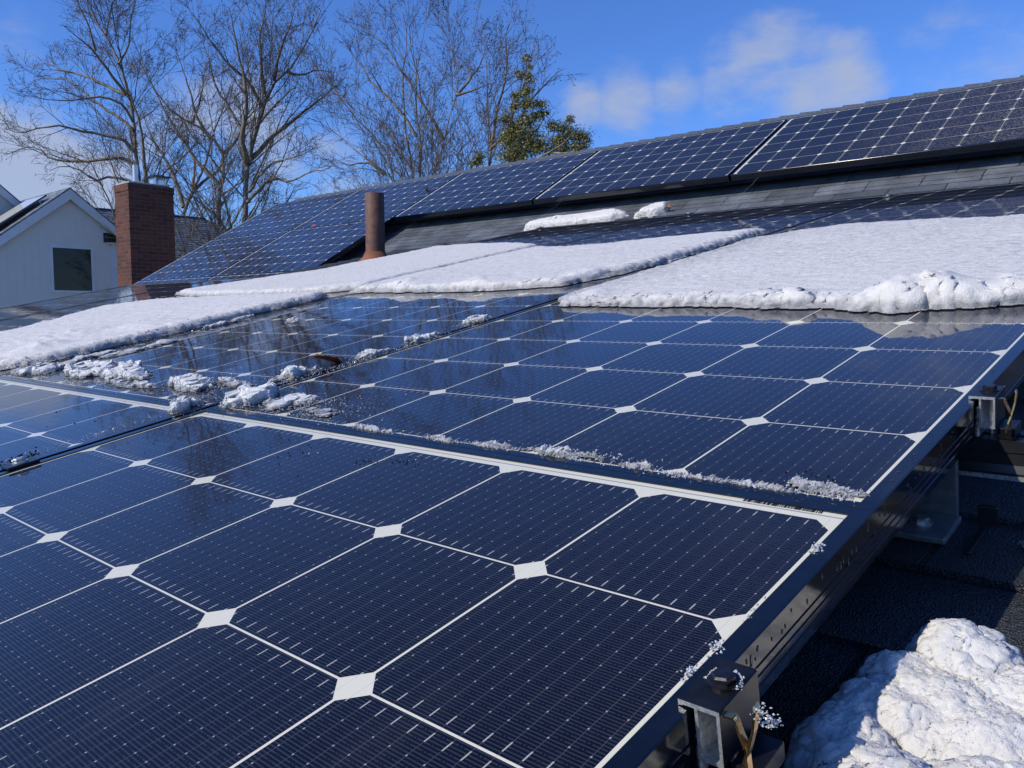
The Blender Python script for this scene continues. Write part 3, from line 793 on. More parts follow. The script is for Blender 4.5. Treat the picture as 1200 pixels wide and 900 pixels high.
    F = np.stack([idx[ci, cj], idx[ci+1, cj], idx[ci+1, cj+1], idx[ci, cj+1]], 1)
    top, F = top.tolist(), F.tolist(); nq = len(F)
    if grains:
        gv, gf = grain_cloud(np.array(top), np.clip(1.0 - t, 0.004, 1)[use]*(sd_ > 0)[use], len(top), grains, seed)
        top += gv; F += gf
    me = bpy.data.meshes.new(name)
    me.from_pydata(top, [], F); me.update()
    me.polygons.foreach_set('use_smooth', [not flat]*nq + [False]*(len(me.polygons)-nq))
    me.materials.append(matl or M_SNOW)
    o = bpy.data.objects.new(name, me); link(o)
    tag(o, lab, cat, group, kind)
    return o

uA0, uA1 = -6*P - .005, -.002
snow_patch('snow_sheet', [(-.985, .86), (-.93, .80), (-.78, .79), (-.50, .775), (-.33, .755), (-.20, .705), (-.16, .745), (-.09, .755), (-.002, .80), (.004, 1.2), (.004, 2.0), (-.30, 1.93), (-.5, 1.99), (-.72, 2.02), (-.86, 1.97), (-.94, 1.90), (-.995, 1.95), (-.990, 1.6), (-.985, 1.2)],
    .032, 'large thick snow sheet over the right-hand panels, lumpy melting front edge', edge=.050, seed=11, wob=.017, res=.0042,
    bumps=[(-.16, .80, .09, .020), (-.22, .77, .05, .014), (-.06, .83, .07, .010), (-.38, .785, .045, .010), (-.45, .80, .04, .006), (-.88, .87, .05, .006)],
    hfun=lambda X, Y: .021 - .003*np.clip((Y-.95)/.8, 0, 1) - .007*np.clip((-X-.75)/.2, 0, 1), lipw=.85)
snow_patch('snow_sheet', [(-2.03, 1.06), (-1.93, 1.075), (-1.74, 1.05), (-1.55, 1.035), (-1.40, 1.03), (-1.28, 1.045), (-1.14, 1.08), (-1.08, 1.20), (-1.045, 1.40), (-1.040, 1.7), (-1.035, 2.10), (-1.16, 2.02), (-1.38, 2.00), (-1.56, 1.93), (-1.76, 1.92), (-1.9, 1.97), (-2.00, 2.02), (-2.03, 1.6)],
    .021, 'middle snow sheet filling the space between the two black seams', edge=.045, seed=23, wob=.014, res=.007,
    bumps=[(-1.8, 1.12, .10, .008), (-1.45, 1.10, .10, .008), (-1.15, 1.18, .07, .006)])
snow_patch('snow_sheet', [(-3.50, 1.17), (-3.3, 1.12), (-2.96, 1.07), (-2.6, 1.06), (-2.38, 1.06), (-2.2, 1.10), (-2.072, 1.15), (-2.065, 1.6), (-2.065, 2.10), (-2.4, 2.28), (-2.7, 2.38), (-3.02, 2.40), (-3.04, 2.0), (-3.04, 1.65), (-3.2, 1.52), (-3.38, 1.30)],
    .022, 'thin snow sheet in front of the rusty pipe, upper left', edge=.045, seed=31, res=.009)
snow_patch('snow_sheet', [(-3.25, .02), (-3.1, .00), (-2.6, -.005), (-2.14, .02), (-2.085, .10), (-2.072, .3), (-2.072, .6), (-2.075, .95), (-2.10, 1.02), (-2.4, .985), (-2.8, .975), (-3.2, .95), (-3.42, .80), (-3.36, .66), (-3.22, .52), (-3.15, .43), (-3.12, .36), (-3.15, .25)],
    .023, 'long bright snow sheet on the left with a ragged crumbling lower edge', edge=.045, seed=43, res=.007, gran=.004, grains=(3000, .0008, .0030),
    bumps=[(-2.42, .28, .18, .010), (-2.25, .45, .12, .008), (-2.5, .10, .16, .010), (-3.2, .45, .09, .010), (-2.25, .16, .10, .012)])

def crumbs(mb, spots, rng, T):
    """small irregular ice grains"""
    base = [(1,0,0),(-1,0,0),(0,1,0),(0,-1,0),(0,0,1),(0,0,-1)]
    fs = [(0,2,4),(2,1,4),(1,3,4),(3,0,4),(2,0,5),(1,2,5),(3,1,5),(0,3,5)]
    for (u, v, h, r_) in spots:
        a = rng.uniform(0, 6.28); ca, sa = math.cos(a), math.sin(a)
        vs = []
        for x, y, z in base:
            k = r_*rng.uniform(.55, 1.35); x, y, z = x*k, y*k, z*k*.85
            x, z = x*math.cos(a*1.7) - z*math.sin(a*1.7), x*math.sin(a*1.7) + z*math.cos(a*1.7)
            vs.append(T(u + x*ca - y*sa, v + x*sa + y*ca, h + z))
        mb.add(vs, fs)
def clump(u, v, su, sv, hgt, lab, seed, nb=60, grain=.0022, rot=0., name='snow_clump', group='small snow clumps left on the seams', matl=None, T=None, kind=None, base=0., vec=None):
    """ragged crust of re-frozen snow with a few loose grains at its foot"""
    rng = random.Random(seed); ca, sa = math.cos(rot), math.sin(rot)
    poly = []
    n = 26
    for i in range(n):
        a = 2*math.pi*i/n; k = 1 + .28*math.sin(2*a+seed) + .20*math.sin(3*a+seed*2.3) + .16*math.sin(5*a+seed*1.7) + rng.uniform(-.12, .12)
        x, y = su*k*math.cos(a), sv*k*math.sin(a); poly.append((u + x*ca - y*sa, v + x*sa + y*ca))
    mn = min(su, sv)
    def hf(X, Y): return hgt*np.clip(.75 + 1.7*fbm(X, Y, .8/mn, 4, seed+2, .65), .10, 1.8)
    o = snow_patch(name, poly, hgt, lab, group=group, res=max(.0012, min(.0028, mn/12)), edge=mn*.55, wob=mn*.55, gran=min(.004, hgt*.35), base_h=base + .001, matl=matl or M_ICE, seed=seed, hfun=hf, T=vec, kind=kind, wobs=.6/mn, grit=min(.0012, hgt*.08), flat=True, lipw=.35, grains=(int(min(900, 120 + 260*su*sv/.001)), .0005, min(.0022, hgt*.2)))
    sp = []
    for _ in range(nb):
        a = rng.uniform(0, 6.28); r_ = 1 + abs(rng.gauss(0, .22)); x = su*r_*math.cos(a); y = sv*r_*math.sin(a)
        sp.append((u + x*ca - y*sa, v + x*sa + y*ca, base + .001, grain*rng.uniform(.35, 1.1)))
    mb = MB(); crumbs(mb, sp, rng, RT)
    me = o.data; nv = len(me.vertices)
    o2 = mb.build('tmp', matl or M_GRAIN)
    bm = bmesh.new(); bm.from_mesh(me); bm.from_mesh(o2.data); bm.to_mesh(me); bm.free(); bpy.data.objects.remove(o2)
    return o

CL = [ (-1.95, .045, .10, .040, .016, 'icy lump under the long snow sheet, nearest the left photo edge'),
       (-1.69, .085, .12, .050, .022, 'tallest icy lump on the tree-mirroring panel, left of its neighbour'),
       (-1.53, .085, .08, .040, .018, 'icy lump just right of the tallest one on the tree-mirroring panel'),
       (-1.42, .040, .10, .020, .009, 'low row of ice grains along the lower frame below the tallest lump'),
       (-1.24, .075, .085, .035, .016, 'frosty clump left of the seam crossing, behind the navy frame'),
       (-1.13, .105, .05, .018, .010, 'thin streak of ice grains running to the seam from the frosty clump'),
       (-1.055, -.022, .024, .030, .017, 'white clump sitting right on the crossing of the seams'),
       (-.955, .040, .050, .034, .018, 'thick white clump just right of the seam crossing'),
       (-.865, .040, .045, .030, .008, 'spread of sparkling ice grains beside the thick white clump'),
       (-1.045, .180, .020, .050, .014, 'oblong clump on the seam left of the red leaf'),
       (-1.020, .330, .018, .050, .010, 'broken icy clump on the seam right of the red leaf'),
       (-1.022, .465, .014, .050, .013, 'small rounded clump on the seam, second above the leaf'),
       (-1.040, .640, .022, .050, .013, 'pointed clump on the seam, highest of those on it'),
       (-1.71, .62, .030, .020, .010, 'tiny white patch on the tree-mirroring panel near the long snow sheet'),
       (-2.02, .60, .02, .09, .008, 'line of crusty snow along the upper side of the left seam'),
       (-1.97, .17, .05, .08, .010, 'thin slush strip below the ragged edge of the long snow sheet'),
       (-1.90, .28, .035, .09, .007, 'second slush strip, further up the ragged snow edge'),
       (-.300, .006, .050, .009, .006, 'low ridge of melting ice on the lower frame, in the middle of the photo'),
       (-.390, .000, .030, .007, .005, 'icy crust on the frame left of the low ridge, under a cell corner'),
       (-.205, .001, .016, .006, .005, 'lump of ice covering a cell corner by the navy frame'),
       (-.100, -.003, .050, .005, .004, 'thin icy line on the frame between two white cell corners'),
       (-.030, .010, .026, .010, .006, 'glassy ice lump at the lower right corner of the second-row panel'),
       (-.760, .030, .035, .016, .005, 'flat glassy ice remains below the highest seam clumps, beside dark specks'),
       (-.600, -.004, .040, .005, .004, 'thin icy fringe on the navy frame in the left half'),
       (-.470, -.004, .030, .005, .004, 'short icy fringe on the navy frame near its middle'),
       ]
for k, c in enumerate(CL):
    c = list(c); c[2] *= .86; c[3] *= .80 if c[3] < .03 or c[0] < -1.0 else .9; c[4] *= .85
    clump(*c, seed=50+k*7)
# line of ice grains along the lower frame of the second panel row
rng = random.Random(5)
mb = MB(); sp = []
for _ in range(2600):
    u = rng.uniform(-1, 0)**1 * .98
    u = -.98 * rng.random()
    dens = .35 + .65 * max(0, math.sin(u*21+1.2)) * max(0, math.sin(u*8+.4))
    dens += 1.0*math.exp(-((u+.30)/.05)**2) + 1.3*math.exp(-((u+.03)/.035)**2) + .7*math.exp(-((u+.20)/.08)**2) + .4*math.exp(-((u+.45)/.03)**2)
    if rng.random() > dens*.22: continue
    spread_ = .004 + .012*max(0, dens-.8)
    v = -.0095 + abs(rng.gauss(0, spread_))
    hb = .001 if v > -.008 else .003
    sp.append((u, v, hb + abs(rng.gauss(0, .0010)), rng.uniform(.0005, .0015)))
crumbs(mb, sp, rng, RT)
o = mb.build('ice_grains', M_GRAIN); tag(o, 'line of melting ice grains along the lower frame of the second panel row', 'ice', kind='stuff')
mb = MB(); sp = []
for cu, cv, su, sv, nn_ in ((.004, -.092, .0016, .005, 46), (.003, -.190, .0010, .006, 12), (.003, -.236, .0016, .005, 46), (.001, -.262, .0014, .004, 40), (-.036, .014, .022, .006, 120), (-.28, .014, .035, .005, 110), (-.155, -.006, .012, .004, 70), (-.78, .035, .06, .03, 260),
                            (-.85, .06, .05, .02, 120), (-1.0, .2, .01, .12, 300), (-1.0, .4, .01, .10, 150), (-1.05, -.18, .012, .12, 160), (-1.6, .02, .2, .012, 260), (-1.1, .03, .06, .02, 160), (-1.15, .13, .1, .03, 120), (-2.02, .3, .02, .2, 260)):
    for _ in range(nn_):
        sp.append((rng.gauss(cu, su), rng.gauss(cv, sv), .0015 + abs(rng.gauss(0, .0012)), rng.uniform(.0004, .0014)))
crumbs(mb, sp, rng, RT)
o = mb.build('ice_crumbs', M_GRAIN); tag(o, 'loose glassy ice crumbs scattered on frames and glass', 'ice', kind='stuff')
# dark grit and meltwater specks
mb = MB(); sp = []
for cu, cv, su, sv, nn_, rs in ((-.75, -.12, .12, .05, 26, 1.3), (-.93, -.10, .05, .05, 30, 1.1), (-.62, -.10, .02, .012, 34, 1), (-.50, -.085, .012, .01, 40, 1), (-.45, -.07, .015, .006, 30, 1), (-1.06, -.28, .012, .02, 70, 1.8), (-1.0, .0, .1, .05, 60, 1), (-.80, .05, .06, .02, 90, 1), (-.3, .05, .25, .06, 18, .9), (-.04, .03, .02, .01, 30, 1), (-1.05, .3, .02, .08, 60, 1.3), (-1.2, .06, .1, .03, 80, 1.2), (-1.25, -.1, .12, .05, 20, 1.2)):
    for _ in range(nn_*2//3): sp.append((rng.gauss(cu, su), rng.gauss(cv, sv), .0004, rng.uniform(.0005, .0015)*rs))
crumbs(mb, sp, rng, RT)
o = mb.build('grit', M_GRIT); tag(o, 'dark wet grit specks scattered over the near glass', 'grit', kind='stuff')
# snow on the shingles under the upper array
def TS(a, b_, c_): return np.array([np.asarray(a), np.full_like(a, SP[1]), np.full_like(a, SP[2])]).T + b_[:, None]*SV + c_[:, None]*SN
snow_patch('snow_clump', [(-4.02, -.26), (-3.6, -.27), (-3.22, -.24), (-3.10, -.16), (-3.25, -.09), (-3.5, -.12), (-3.75, -.13), (-3.98, -.17)], .055, 'long snow clump on the grey shingles under the steep array', T=TS, base_h=-.145, seed=71, edge=.05, res=.008, gran=.003, matl=M_SNOWUP, grains=(2500, .001, .004), group='snow clumps on the shingles')
snow_patch('snow_clump', [(-3.02, -.22), (-2.85, -.22), (-2.79, -.15), (-2.83, -.06), (-2.93, -.10)], .055, 'short snow clump on the shingles right of the long one, leaf at its end', T=TS, base_h=-.145, seed=77, edge=.04, res=.007, gran=.003, matl=M_SNOWUP, grains=(1200, .001, .004), group='snow clumps on the shingles')

# the big lump beside the near panel
BL = [(.155, -.070, .045, .040, .058), (.205, -.075, .05, .05, .066), (.083, -.045, .036, .040, .058), (.058, -.078, .034, .036, .046), (.122, -.068, .05, .045, .052), (.085, -.105, .050, .052, .052), (.047, -.120, .030, .042, .042), (.045, -.160, .032, .040, .044), (.120, -.125, .050, .050, .050), (.180, -.085, .06, .05, .040),
      (.075, -.200, .036, .034, .058), (.045, -.240, .030, .032, .046), (.105, -.225, .055, .048, .070), (.150, -.200, .07, .060, .066), (.20, -.28, .10, .08, .07), (.12, -.30, .08, .07, .064), (.070, -.290, .040, .04, .052), (.18, -.15, .06, .05, .05), (.25, -.20, .1, .1, .05), (.16, -.40, .12, .1, .07), (.26, -.42, .1, .12, .06)]
def lump_h(X, Y):
    h = np.zeros_like(X)
    wx = X + .016*fbm(X, Y, 40, 4, 91, .6); wy = Y + .016*fbm(X, Y, 40, 4, 92, .6)
    for cx, cy, rx, ry, hh in BL:
        r2 = ((wx-cx)/(rx*1.12))**2 + ((wy-cy)/(ry*1.12))**2
        hn = hh*1.05*np.clip(1 - r2, 0, 1)**.5
        k_ = np.clip(1 - np.abs(h-hn)/.010, 0, 1); h = np.maximum(h, hn) + k_*k_*.0022*(hn > 0)
    return h
def near_lump():
    res = .0011
    xs = np.arange(0.0, .33, res); ys = np.arange(-.50, .02, res)
    X, Y = np.meshgrid(xs, ys, indexing='ij')
    h = lump_h(X, Y)
    k = np.clip(h/.012, 0, 1)
    hb = h.copy()
    n5 = fbm(X, Y, 52, 5, 96, .62)
    h = h + k*(.0100*fbm(X, Y, 26, 3, 95, .5) + .0080*n5*.55 + .0026*fbm(X, Y, 150, 3, 97, .8) + .0005*np.random.default_rng(1).normal(size=X.shape))
    # fissure
    dl = np.abs((X-.094)*.75 + (Y+.172)*.66 + .004*fbm(X, Y, 60, 2, 99))
    h = h - k*.010*np.exp(-(dl/.0022)**2)*(np.hypot(X-.10, Y+.17) < .035)
    keep = h > .0006
    cell = keep[:-1, :-1] | keep[1:, :-1] | keep[1:, 1:] | keep[:-1, 1:]
    use = np.zeros(X.shape, bool); use[:-1, :-1] |= cell; use[1:, :-1] |= cell; use[1:, 1:] |= cell; use[:-1, 1:] |= cell
    idx = -np.ones(X.shape, int); idx[use] = np.arange(use.sum())
    hx = np.where(keep, h, 0)
    # overhang jitter
    gx_ = np.clip(np.gradient(hb, res, axis=0), -1.5, 1.5); gy_ = np.clip(np.gradient(hb, res, axis=1), -1.5, 1.5)
    jx = -.08*hb*gx_; jy = -.08*hb*gy_
    a = (X+jx)[use]; b_ = (Y+jy)[use]; c_ = hx[use] + HR + .002
    V = np.array([a, np.zeros_like(a), np.zeros_like(a)]).T + b_[:, None]*VV + c_[:, None]*NN
    ci, cj = np.nonzero(cell)
    F = np.stack([idx[ci, cj], idx[ci+1, cj], idx[ci+1, cj+1], idx[ci, cj+1]], 1)
    V, F = V.tolist(), F.tolist(); nq = len(F)
    gv, gf = grain_cloud(np.array(V), (keep[use]*1.0) + 1e-9, len(V), (9000, .0003, .0007), 5)
    V += gv; F += gf
    me = bpy.data.meshes.new('snow_heap'); me.from_pydata(V, [], F); me.update()
    me.polygons.foreach_set('use_smooth', [True]*nq + [False]*(len(me.polygons)-nq))
    me.materials.append(M_SNOWNEAR); o = bpy.data.objects.new('snow_heap', me); link(o)
    tag(o, 'big coarse snow heap on dark shingles in the lower right corner', 'snow')
near_lump()
gb = 'snow bits on the shaded shingles'
clump(.150, .045, .020, .018, .014, 'rounded icy lump at the right photo edge behind the big heap', 201, 40, .0012, matl=M_SNOWNEAR, base=HR + .004, group=gb)
clump(.085, .235, .020, .009, .006, 'melting grey ice piece in the shade right of the bolted foot', 207, 20, .001, base=HR + .004, group=gb)
clump(.125, .27, .012, .010, .006, 'small ice bit at the right photo edge in the shade', 211, 16, .001, base=HR + .004, group=gb)
clump(.012, -.085, .008, .005, .003, 'tiny ice bit on shingles between the frame and the big heap', 213, 10, .0009, base=HR + .004, group=gb)
mb = MB(); rng = random.Random(3); sp = []
for _ in range(170):
    t = rng.random(); sp.append((.0525 + rng.gauss(0, .0016), -.285 + t*.022 + rng.gauss(0, .002), .010 - t*.022 + rng.gauss(0, .002), rng.uniform(.0004, .0011)))
sp = [(a - .0012, b_, c_, d_) for a, b_, c_, d_ in sp[:110]]
crumbs(mb, sp, rng, RT); o = mb.build('frost_crystals', M_GRAIN); tag(o, 'frost crystals clinging beside the brass clip of the near clamp', 'frost', kind='stuff')
mb = MB(); sp = []
for _ in range(120):
    a = rng.uniform(-.3, 3.4); rr = .0085 + abs(rng.gauss(0, .0012)); sp.append((.0240 + rr*math.cos(a), -.2665 + rr*math.sin(a), .0062 + abs(rng.gauss(0, .0006)), rng.uniform(.0004, .0009)))
crumbs(mb, sp, rng, RT); o = mb.build('frost_ring', M_GRAIN); tag(o, 'ring of frost beads round the hex bolt of the near clamp', 'frost', kind='stuff')

# ------------------------------------------------------------------ dead leaves
def leaf(T, L_, lab, seed, fold=.5):
    rng = random.Random(seed); V = []; n = 9
    for i in range(n):
        t = i/(n-1); wd = L_*.30*math.sin(math.pi*min(1, t*.96+.04))**.8*(1+.25*math.sin(t*19+seed))
        z = L_*(.10 + .22*math.sin(t*2.6+seed))
        V += [T((t-.5)*L_, -wd, z + fold*wd), T((t-.5)*L_, 0, z), T((t-.5)*L_, wd, z + fold*wd*rng.uniform(.7, 1.2))]
    F = []
    for i in range(n-1):
        for k in (0, 1): F.append((3*i+k, 3*i+k+1, 3*(i+1)+k+1, 3*(i+1)+k))
    o = mesh_obj('dead_leaf', V, F, M_DEADLEAF); so = o.modifiers.new('solid', 'SOLIDIFY'); so.thickness = .0006
    tag(o, lab, 'leaf', 'fallen dead leaves')
leaf(lambda a, b_, c_: roof(-1.055 + b_*.8 + a*.1, .262 + a, .003 + c_), .060, 'red-brown curled leaf lying on the seam between the clumps', 2)
leaf(lambda a, b_, c_: steep(-7.05 + a, .03 + b_, .004 + c_), .075, 'small orange leaf on the joint between the top and middle rows, left one', 3)
leaf(lambda a, b_, c_: steep(-6.40 + a, -.01 + b_, .004 + c_), .06, 'small orange leaf by the joint just left of the rusty pipe', 4)
leaf(lambda a, b_, c_: steep(-5.90 + a, .66 + b_, .004 + c_), .065, 'brown leaf high on the top-row panel above the rusty pipe', 5)
leaf(lambda a, b_, c_: steep(-2.77 + a, -.17 + b_, -.125 + c_), .06, 'orange leaf at the end of the short snow clump on the shingles', 6)

# ------------------------------------------------------------------ neighbour: white gable house
gx = -25.0
KG = 1.52      # this house stands further off, so its boards are wider in the picture's terms
nb = empty('gable_house', (gx, 5.4, GZ))
tag(nb, 'white house with a gable, big dark window and white rake boards at the left', 'house')
def loc(p): return (p[0] - gx, p[1] - 5.4, p[2] - GZ)
peak = atX(80, 222, gx); le = atX(-60, 333, gx); re = atX(140, 272, gx)
yL, yR = peak[1] - (re[1] - peak[1]) * 2.2, atX(137, 330, gx)[1]
slope = (peak[2] - re[2]) / (re[1] - peak[1]); zL = peak[2] - slope * (peak[1] - yL)
depth = 9.0
mb = MB()
zw = .14
prof = [(yL + .25, GZ), (yR, GZ), (yR, peak[2] - slope*(yR - peak[1]) - zw), (peak[1], peak[2] - zw), (yL + .25, zL + slope*.25 - zw)]
vs = [loc((gx, a, b_)) for a, b_ in prof] + [loc((gx - depth, a, b_)) for a, b_ in prof]
mb.add(vs, [(0, 1, 2, 3, 4), (9, 8, 7, 6, 5), (0, 5, 6, 1), (1, 6, 7, 2), (4, 3, 8, 9), (0, 4, 9, 5)])
mb.build('wall', M_SIDING, nb)
mb = MB()   # roof slabs
for sgn in (-1, 1):
    ye = yL if sgn < 0 else re[1] + .03; ze = peak[2] - slope*abs(ye - peak[1])
    a = (gx + .14, peak[1], peak[2]); b_ = (gx + .14, ye, ze); c = (gx - depth - .1, ye, ze); d = (gx - depth - .1, peak[1], peak[2])
    up = np.array([0, 0, .05]); 
    vs = [loc(np.array(p) + (up if k else 0)) for k in (0, 1) for p in (a, b_, c, d)]
    mb.add(vs, [(0, 1, 2, 3), (7, 6, 5, 4), (0, 4, 5, 1), (1, 5, 6, 2), (2, 6, 7, 3), (3, 7, 4, 0)])
ro = mb.build('roof', M_SHINGLE_FAR, nb)
set_uv(ro, lambda c: (c.x, math.hypot(c.y, c.z)))
mb = MB()   # rake boards
for sgn in (-1, 1):
    ye = yL if sgn < 0 else re[1] + .03; ze = peak[2] - slope*abs(ye - peak[1])
    w_ = .165*KG
    vs = []
    for X_ in (gx + .142, gx + .115):
        vs += [loc((X_, peak[1], peak[2] - .002)), loc((X_, ye, ze - .002)), loc((X_, ye, ze - w_)), loc((X_, peak[1], peak[2] - w_*1.15))]
    mb.add(vs, [(0, 1, 2, 3), (7, 6, 5, 4), (0, 4, 5, 1), (1, 5, 6, 2), (2, 6, 7, 3), (3, 7, 4, 0)])
mb.box(loc((gx + .012, yR - .14, GZ)), loc((gx + .05, yR + .012, peak[2] - slope*(yR - peak[1]) - .32)))
mb.build('rake_board', M_TRIM, nb)
wa, wb = atX(61, 290, gx), atX(108, 341, gx)
y0, y1, z0, z1 = wa[1], wb[1], wb[2], wa[2]
mb = MB(); fw = .045*KG
for (a, b_, c, d) in ((y0-fw, y1+fw, z1, z1+fw), (y0-fw, y1+fw, z0-fw, z0), (y0-fw, y0, z0, z1), (y1, y1+fw, z0, z1)):
    mb.box(loc((gx + .002, a, c)), loc((gx + .035, b_, d)))
wf = mb.build('window_frame', M_TRIM, nb)
mb = MB(); mb.box(loc((gx + .001, y0, z0)), loc((gx + .010, y1, z1))); pn = mb.build('pane', M_PANE, wf)
# little dark hood under the eave
h1_ = atX(122, 273, gx); h2 = atX(139, 285, gx)
mb = MB(); ya, yb_ = h1_[1] + .02, h2[1] - .02
mb.add([loc(p) for p in ((gx + .02, ya - .05, h1_[2]), (gx + .02, yb_ - .05, h1_[2]), (gx + .17, yb_ + .03, h2[2]), (gx + .17, ya + .06, h2[2]), (gx + .02, ya - .05, h2[2]), (gx + .02, yb_ - .05, h2[2]))],
       [(0, 3, 2, 1), (0, 4, 3), (1, 2, 5), (3, 4, 5, 2)])
mb.build('vent_hood', M_BLACK, nb)
mb = MB(); mb.box(loc((gx + .015, ya + .03, h2[2] - .045)), loc((gx + .15, yb_ + .03, h2[2] - .004))); mb.build('hood_ledge', M_TRIM, nb)
# tilted panel on its roof
sp_ = MB()
a0 = atX(54, 228, gx - .3); a1 = atX(-30, 280, gx - .3)
ax_ = np.array([0, a0[1] - a1[1], a0[2] - a1[2]]); LN = np.linalg.norm(ax_); ax_ /= LN
nr = np.cross([1., 0, 0], ax_)
root = empty('solar_panel', a1, (ax_, np.array([-1., 0, 0]), np.cross(ax_, [-1., 0, 0])))
V, F = frame_mesh()
sp_ = MB(); sp_.box((0, 0, -.04), (LN, 1.6, 0)); sp_.build('frame', M_FRAME, root)
sp_ = MB(); sp_.box((.02, .02, .0), (LN - .02, 1.58, .003)); sp_.build('cell_sheet', M_CELL, root)
sp_ = MB(); sp_.box((LN - .25, .1, -.16), (LN - .22, .13, -.04)); sp_.build('strut', M_ALU, root); sp_ = MB(); sp_.box((.25, .1, -.12), (.28, .13, -.04)); sp_.build('strut', M_ALU, root)
tag(root, 'tilted panel seen edge-on on the roof of the white gable house', 'solar panel', 'solar panels next door')
# second gable further left
g2x = -28.5
g2 = empty('gable_house', (g2x, 3.2, GZ)); tag(g2, 'second white gable cut off by the left edge, above the tilted panel', 'house')
p0 = atX(-25, 198, g2x); p1 = atX(22, 238, g2x); sl2 = (p0[2] - p1[2]) / (p1[1] - p0[1]); hw = p1[1] - p0[1] + .5
def loc2(p): return (p[0] - g2x, p[1] - 3.2, p[2] - GZ)
mb = MB(); prof = [(p0[1] - hw, GZ), (p0[1] + hw - .1, GZ), (p0[1] + hw - .1, p0[2] - sl2*(hw - .1) - .08), (p0[1], p0[2] - .08), (p0[1] - hw, p0[2] - sl2*hw - .08)]
vs = [loc2((g2x, a, b_)) for a, b_ in prof] + [loc2((g2x - 4, a, b_)) for a, b_ in prof]
mb.add(vs, [(0, 1, 2, 3, 4), (9, 8, 7, 6, 5), (0, 5, 6, 1), (1, 6, 7, 2), (4, 3, 8, 9), (0, 4, 9, 5)]); mb.build('wall', M_SIDING, g2)
mb = MB()
for sgn in (-1, 1):
    ye = p0[1] + sgn*(hw + .02); ze = p0[2] - sl2*(hw + .02)
    vs = []
    for k in (0, .05):
        for p in ((g2x + .12, p0[1], p0[2]), (g2x + .12, ye, ze), (g2x - 4.1, ye, ze), (g2x - 4.1, p0[1], p0[2])): vs.append(loc2((p[0], p[1], p[2] + k)))
    mb.add(vs, [(0, 1, 2, 3), (7, 6, 5, 4), (0, 4, 5, 1), (1, 5, 6, 2), (2, 6, 7, 3), (3, 7, 4, 0)])
ro = mb.build('roof', M_SHINGLE_FAR, g2); set_uv(ro, lambda c: (c.x, math.hypot(c.y, c.z)))
mb = MB()
for sgn in (-1, 1):
    ye = p0[1] + sgn*(hw + .02); ze = p0[2] - sl2*(hw + .02); vs = []
    for X_ in (g2x + .122, g2x + .10): vs += [loc2((X_, p0[1], p0[2] - .002)), loc2((X_, ye, ze - .002)), loc2((X_, ye, ze - .24)), loc2((X_, p0[1], p0[2] - .27))]
    mb.add(vs, [(0, 1, 2, 3), (7, 6, 5, 4), (0, 4, 5, 1), (1, 5, 6, 2), (2, 6, 7, 3), (3, 7, 4, 0)])
mb.build('rake_board', M_TRIM, g2)

# ------------------------------------------------------------------ chimney
cx0 = -15.6
ct = atX(150, 214, cx0); cr = atX(203, 220, cx0)
yA, yB, zT = ct[1], cr[1], ct[2]
ch = empty('brick_chimney', (cx0, yA, GZ)); tag(ch, 'tall red brick chimney with metal flue cap, right of the white gable', 'chimney')
dep = .62
def locc(x_, y_, z_): return (x_ - cx0, y_ - yA, z_ - GZ)
mb = MB(); mb.box(locc(cx0 - dep, yA, GZ), locc(cx0, yB, zT - .13)); mb.box(locc(cx0 - dep - .012, yA - .012, zT - .135), locc(cx0 + .012, yB + .012, zT))
st = mb.build('stack', M_BRICK, ch)
me = st.data; uv = me.uv_layers.new(name='uv')
for p in me.polygons:
    for li in p.loop_indices:
        c = me.vertices[me.loops[li].vertex_index].co
        uv.data[li].uv = (c.y if abs(p.normal.x) > .5 else c.x, c.z)
mb = MB(); mb.box(locc(cx0 - dep + .04, yA + .03, zT + .001), locc(cx0 - .04, yB - .05, zT + .045)); mb.build('crown', M_CONCRETE, ch, bevel=.015)
f1 = atX(159, 212, cx0 - .35); fx = cx0 - .35
mb = MB(); mb.tube([locc(fx, f1[1], zT + .03), locc(fx, f1[1], zT + .40)], .052, 20); mb.tube([locc(fx, f1[1], zT + .05), locc(fx, f1[1], zT + .09)], .10, 20)
mb.build('flue_pipe', M_STEEL, ch)
f2 = atX(182, 208, cx0 - .3)
mb = MB(); mb.box(locc(cx0 - .5, f2[1] - .12, zT + .20), locc(cx0 - .1, f2[1] + .22, zT + .225)); mb.build('cap_plate', M_CLAMP, ch)
mb = MB()
mb.box(locc(cx0 - .42, f2[1] - .06, zT + .045), locc(cx0 - .16, f2[1] - .045, zT + .20)); mb.box(locc(cx0 - .42, f2[1] + .125, zT + .045), locc(cx0 - .16, f2[1] + .14, zT + .20))
for k in range(6): mb.box(locc(cx0 - .165, f2[1] - .05 + k*.035, zT + .045), locc(cx0 - .155, f2[1] - .045 + k*.035, zT + .20))
mb.build('cap_cage', M_STEEL, ch)

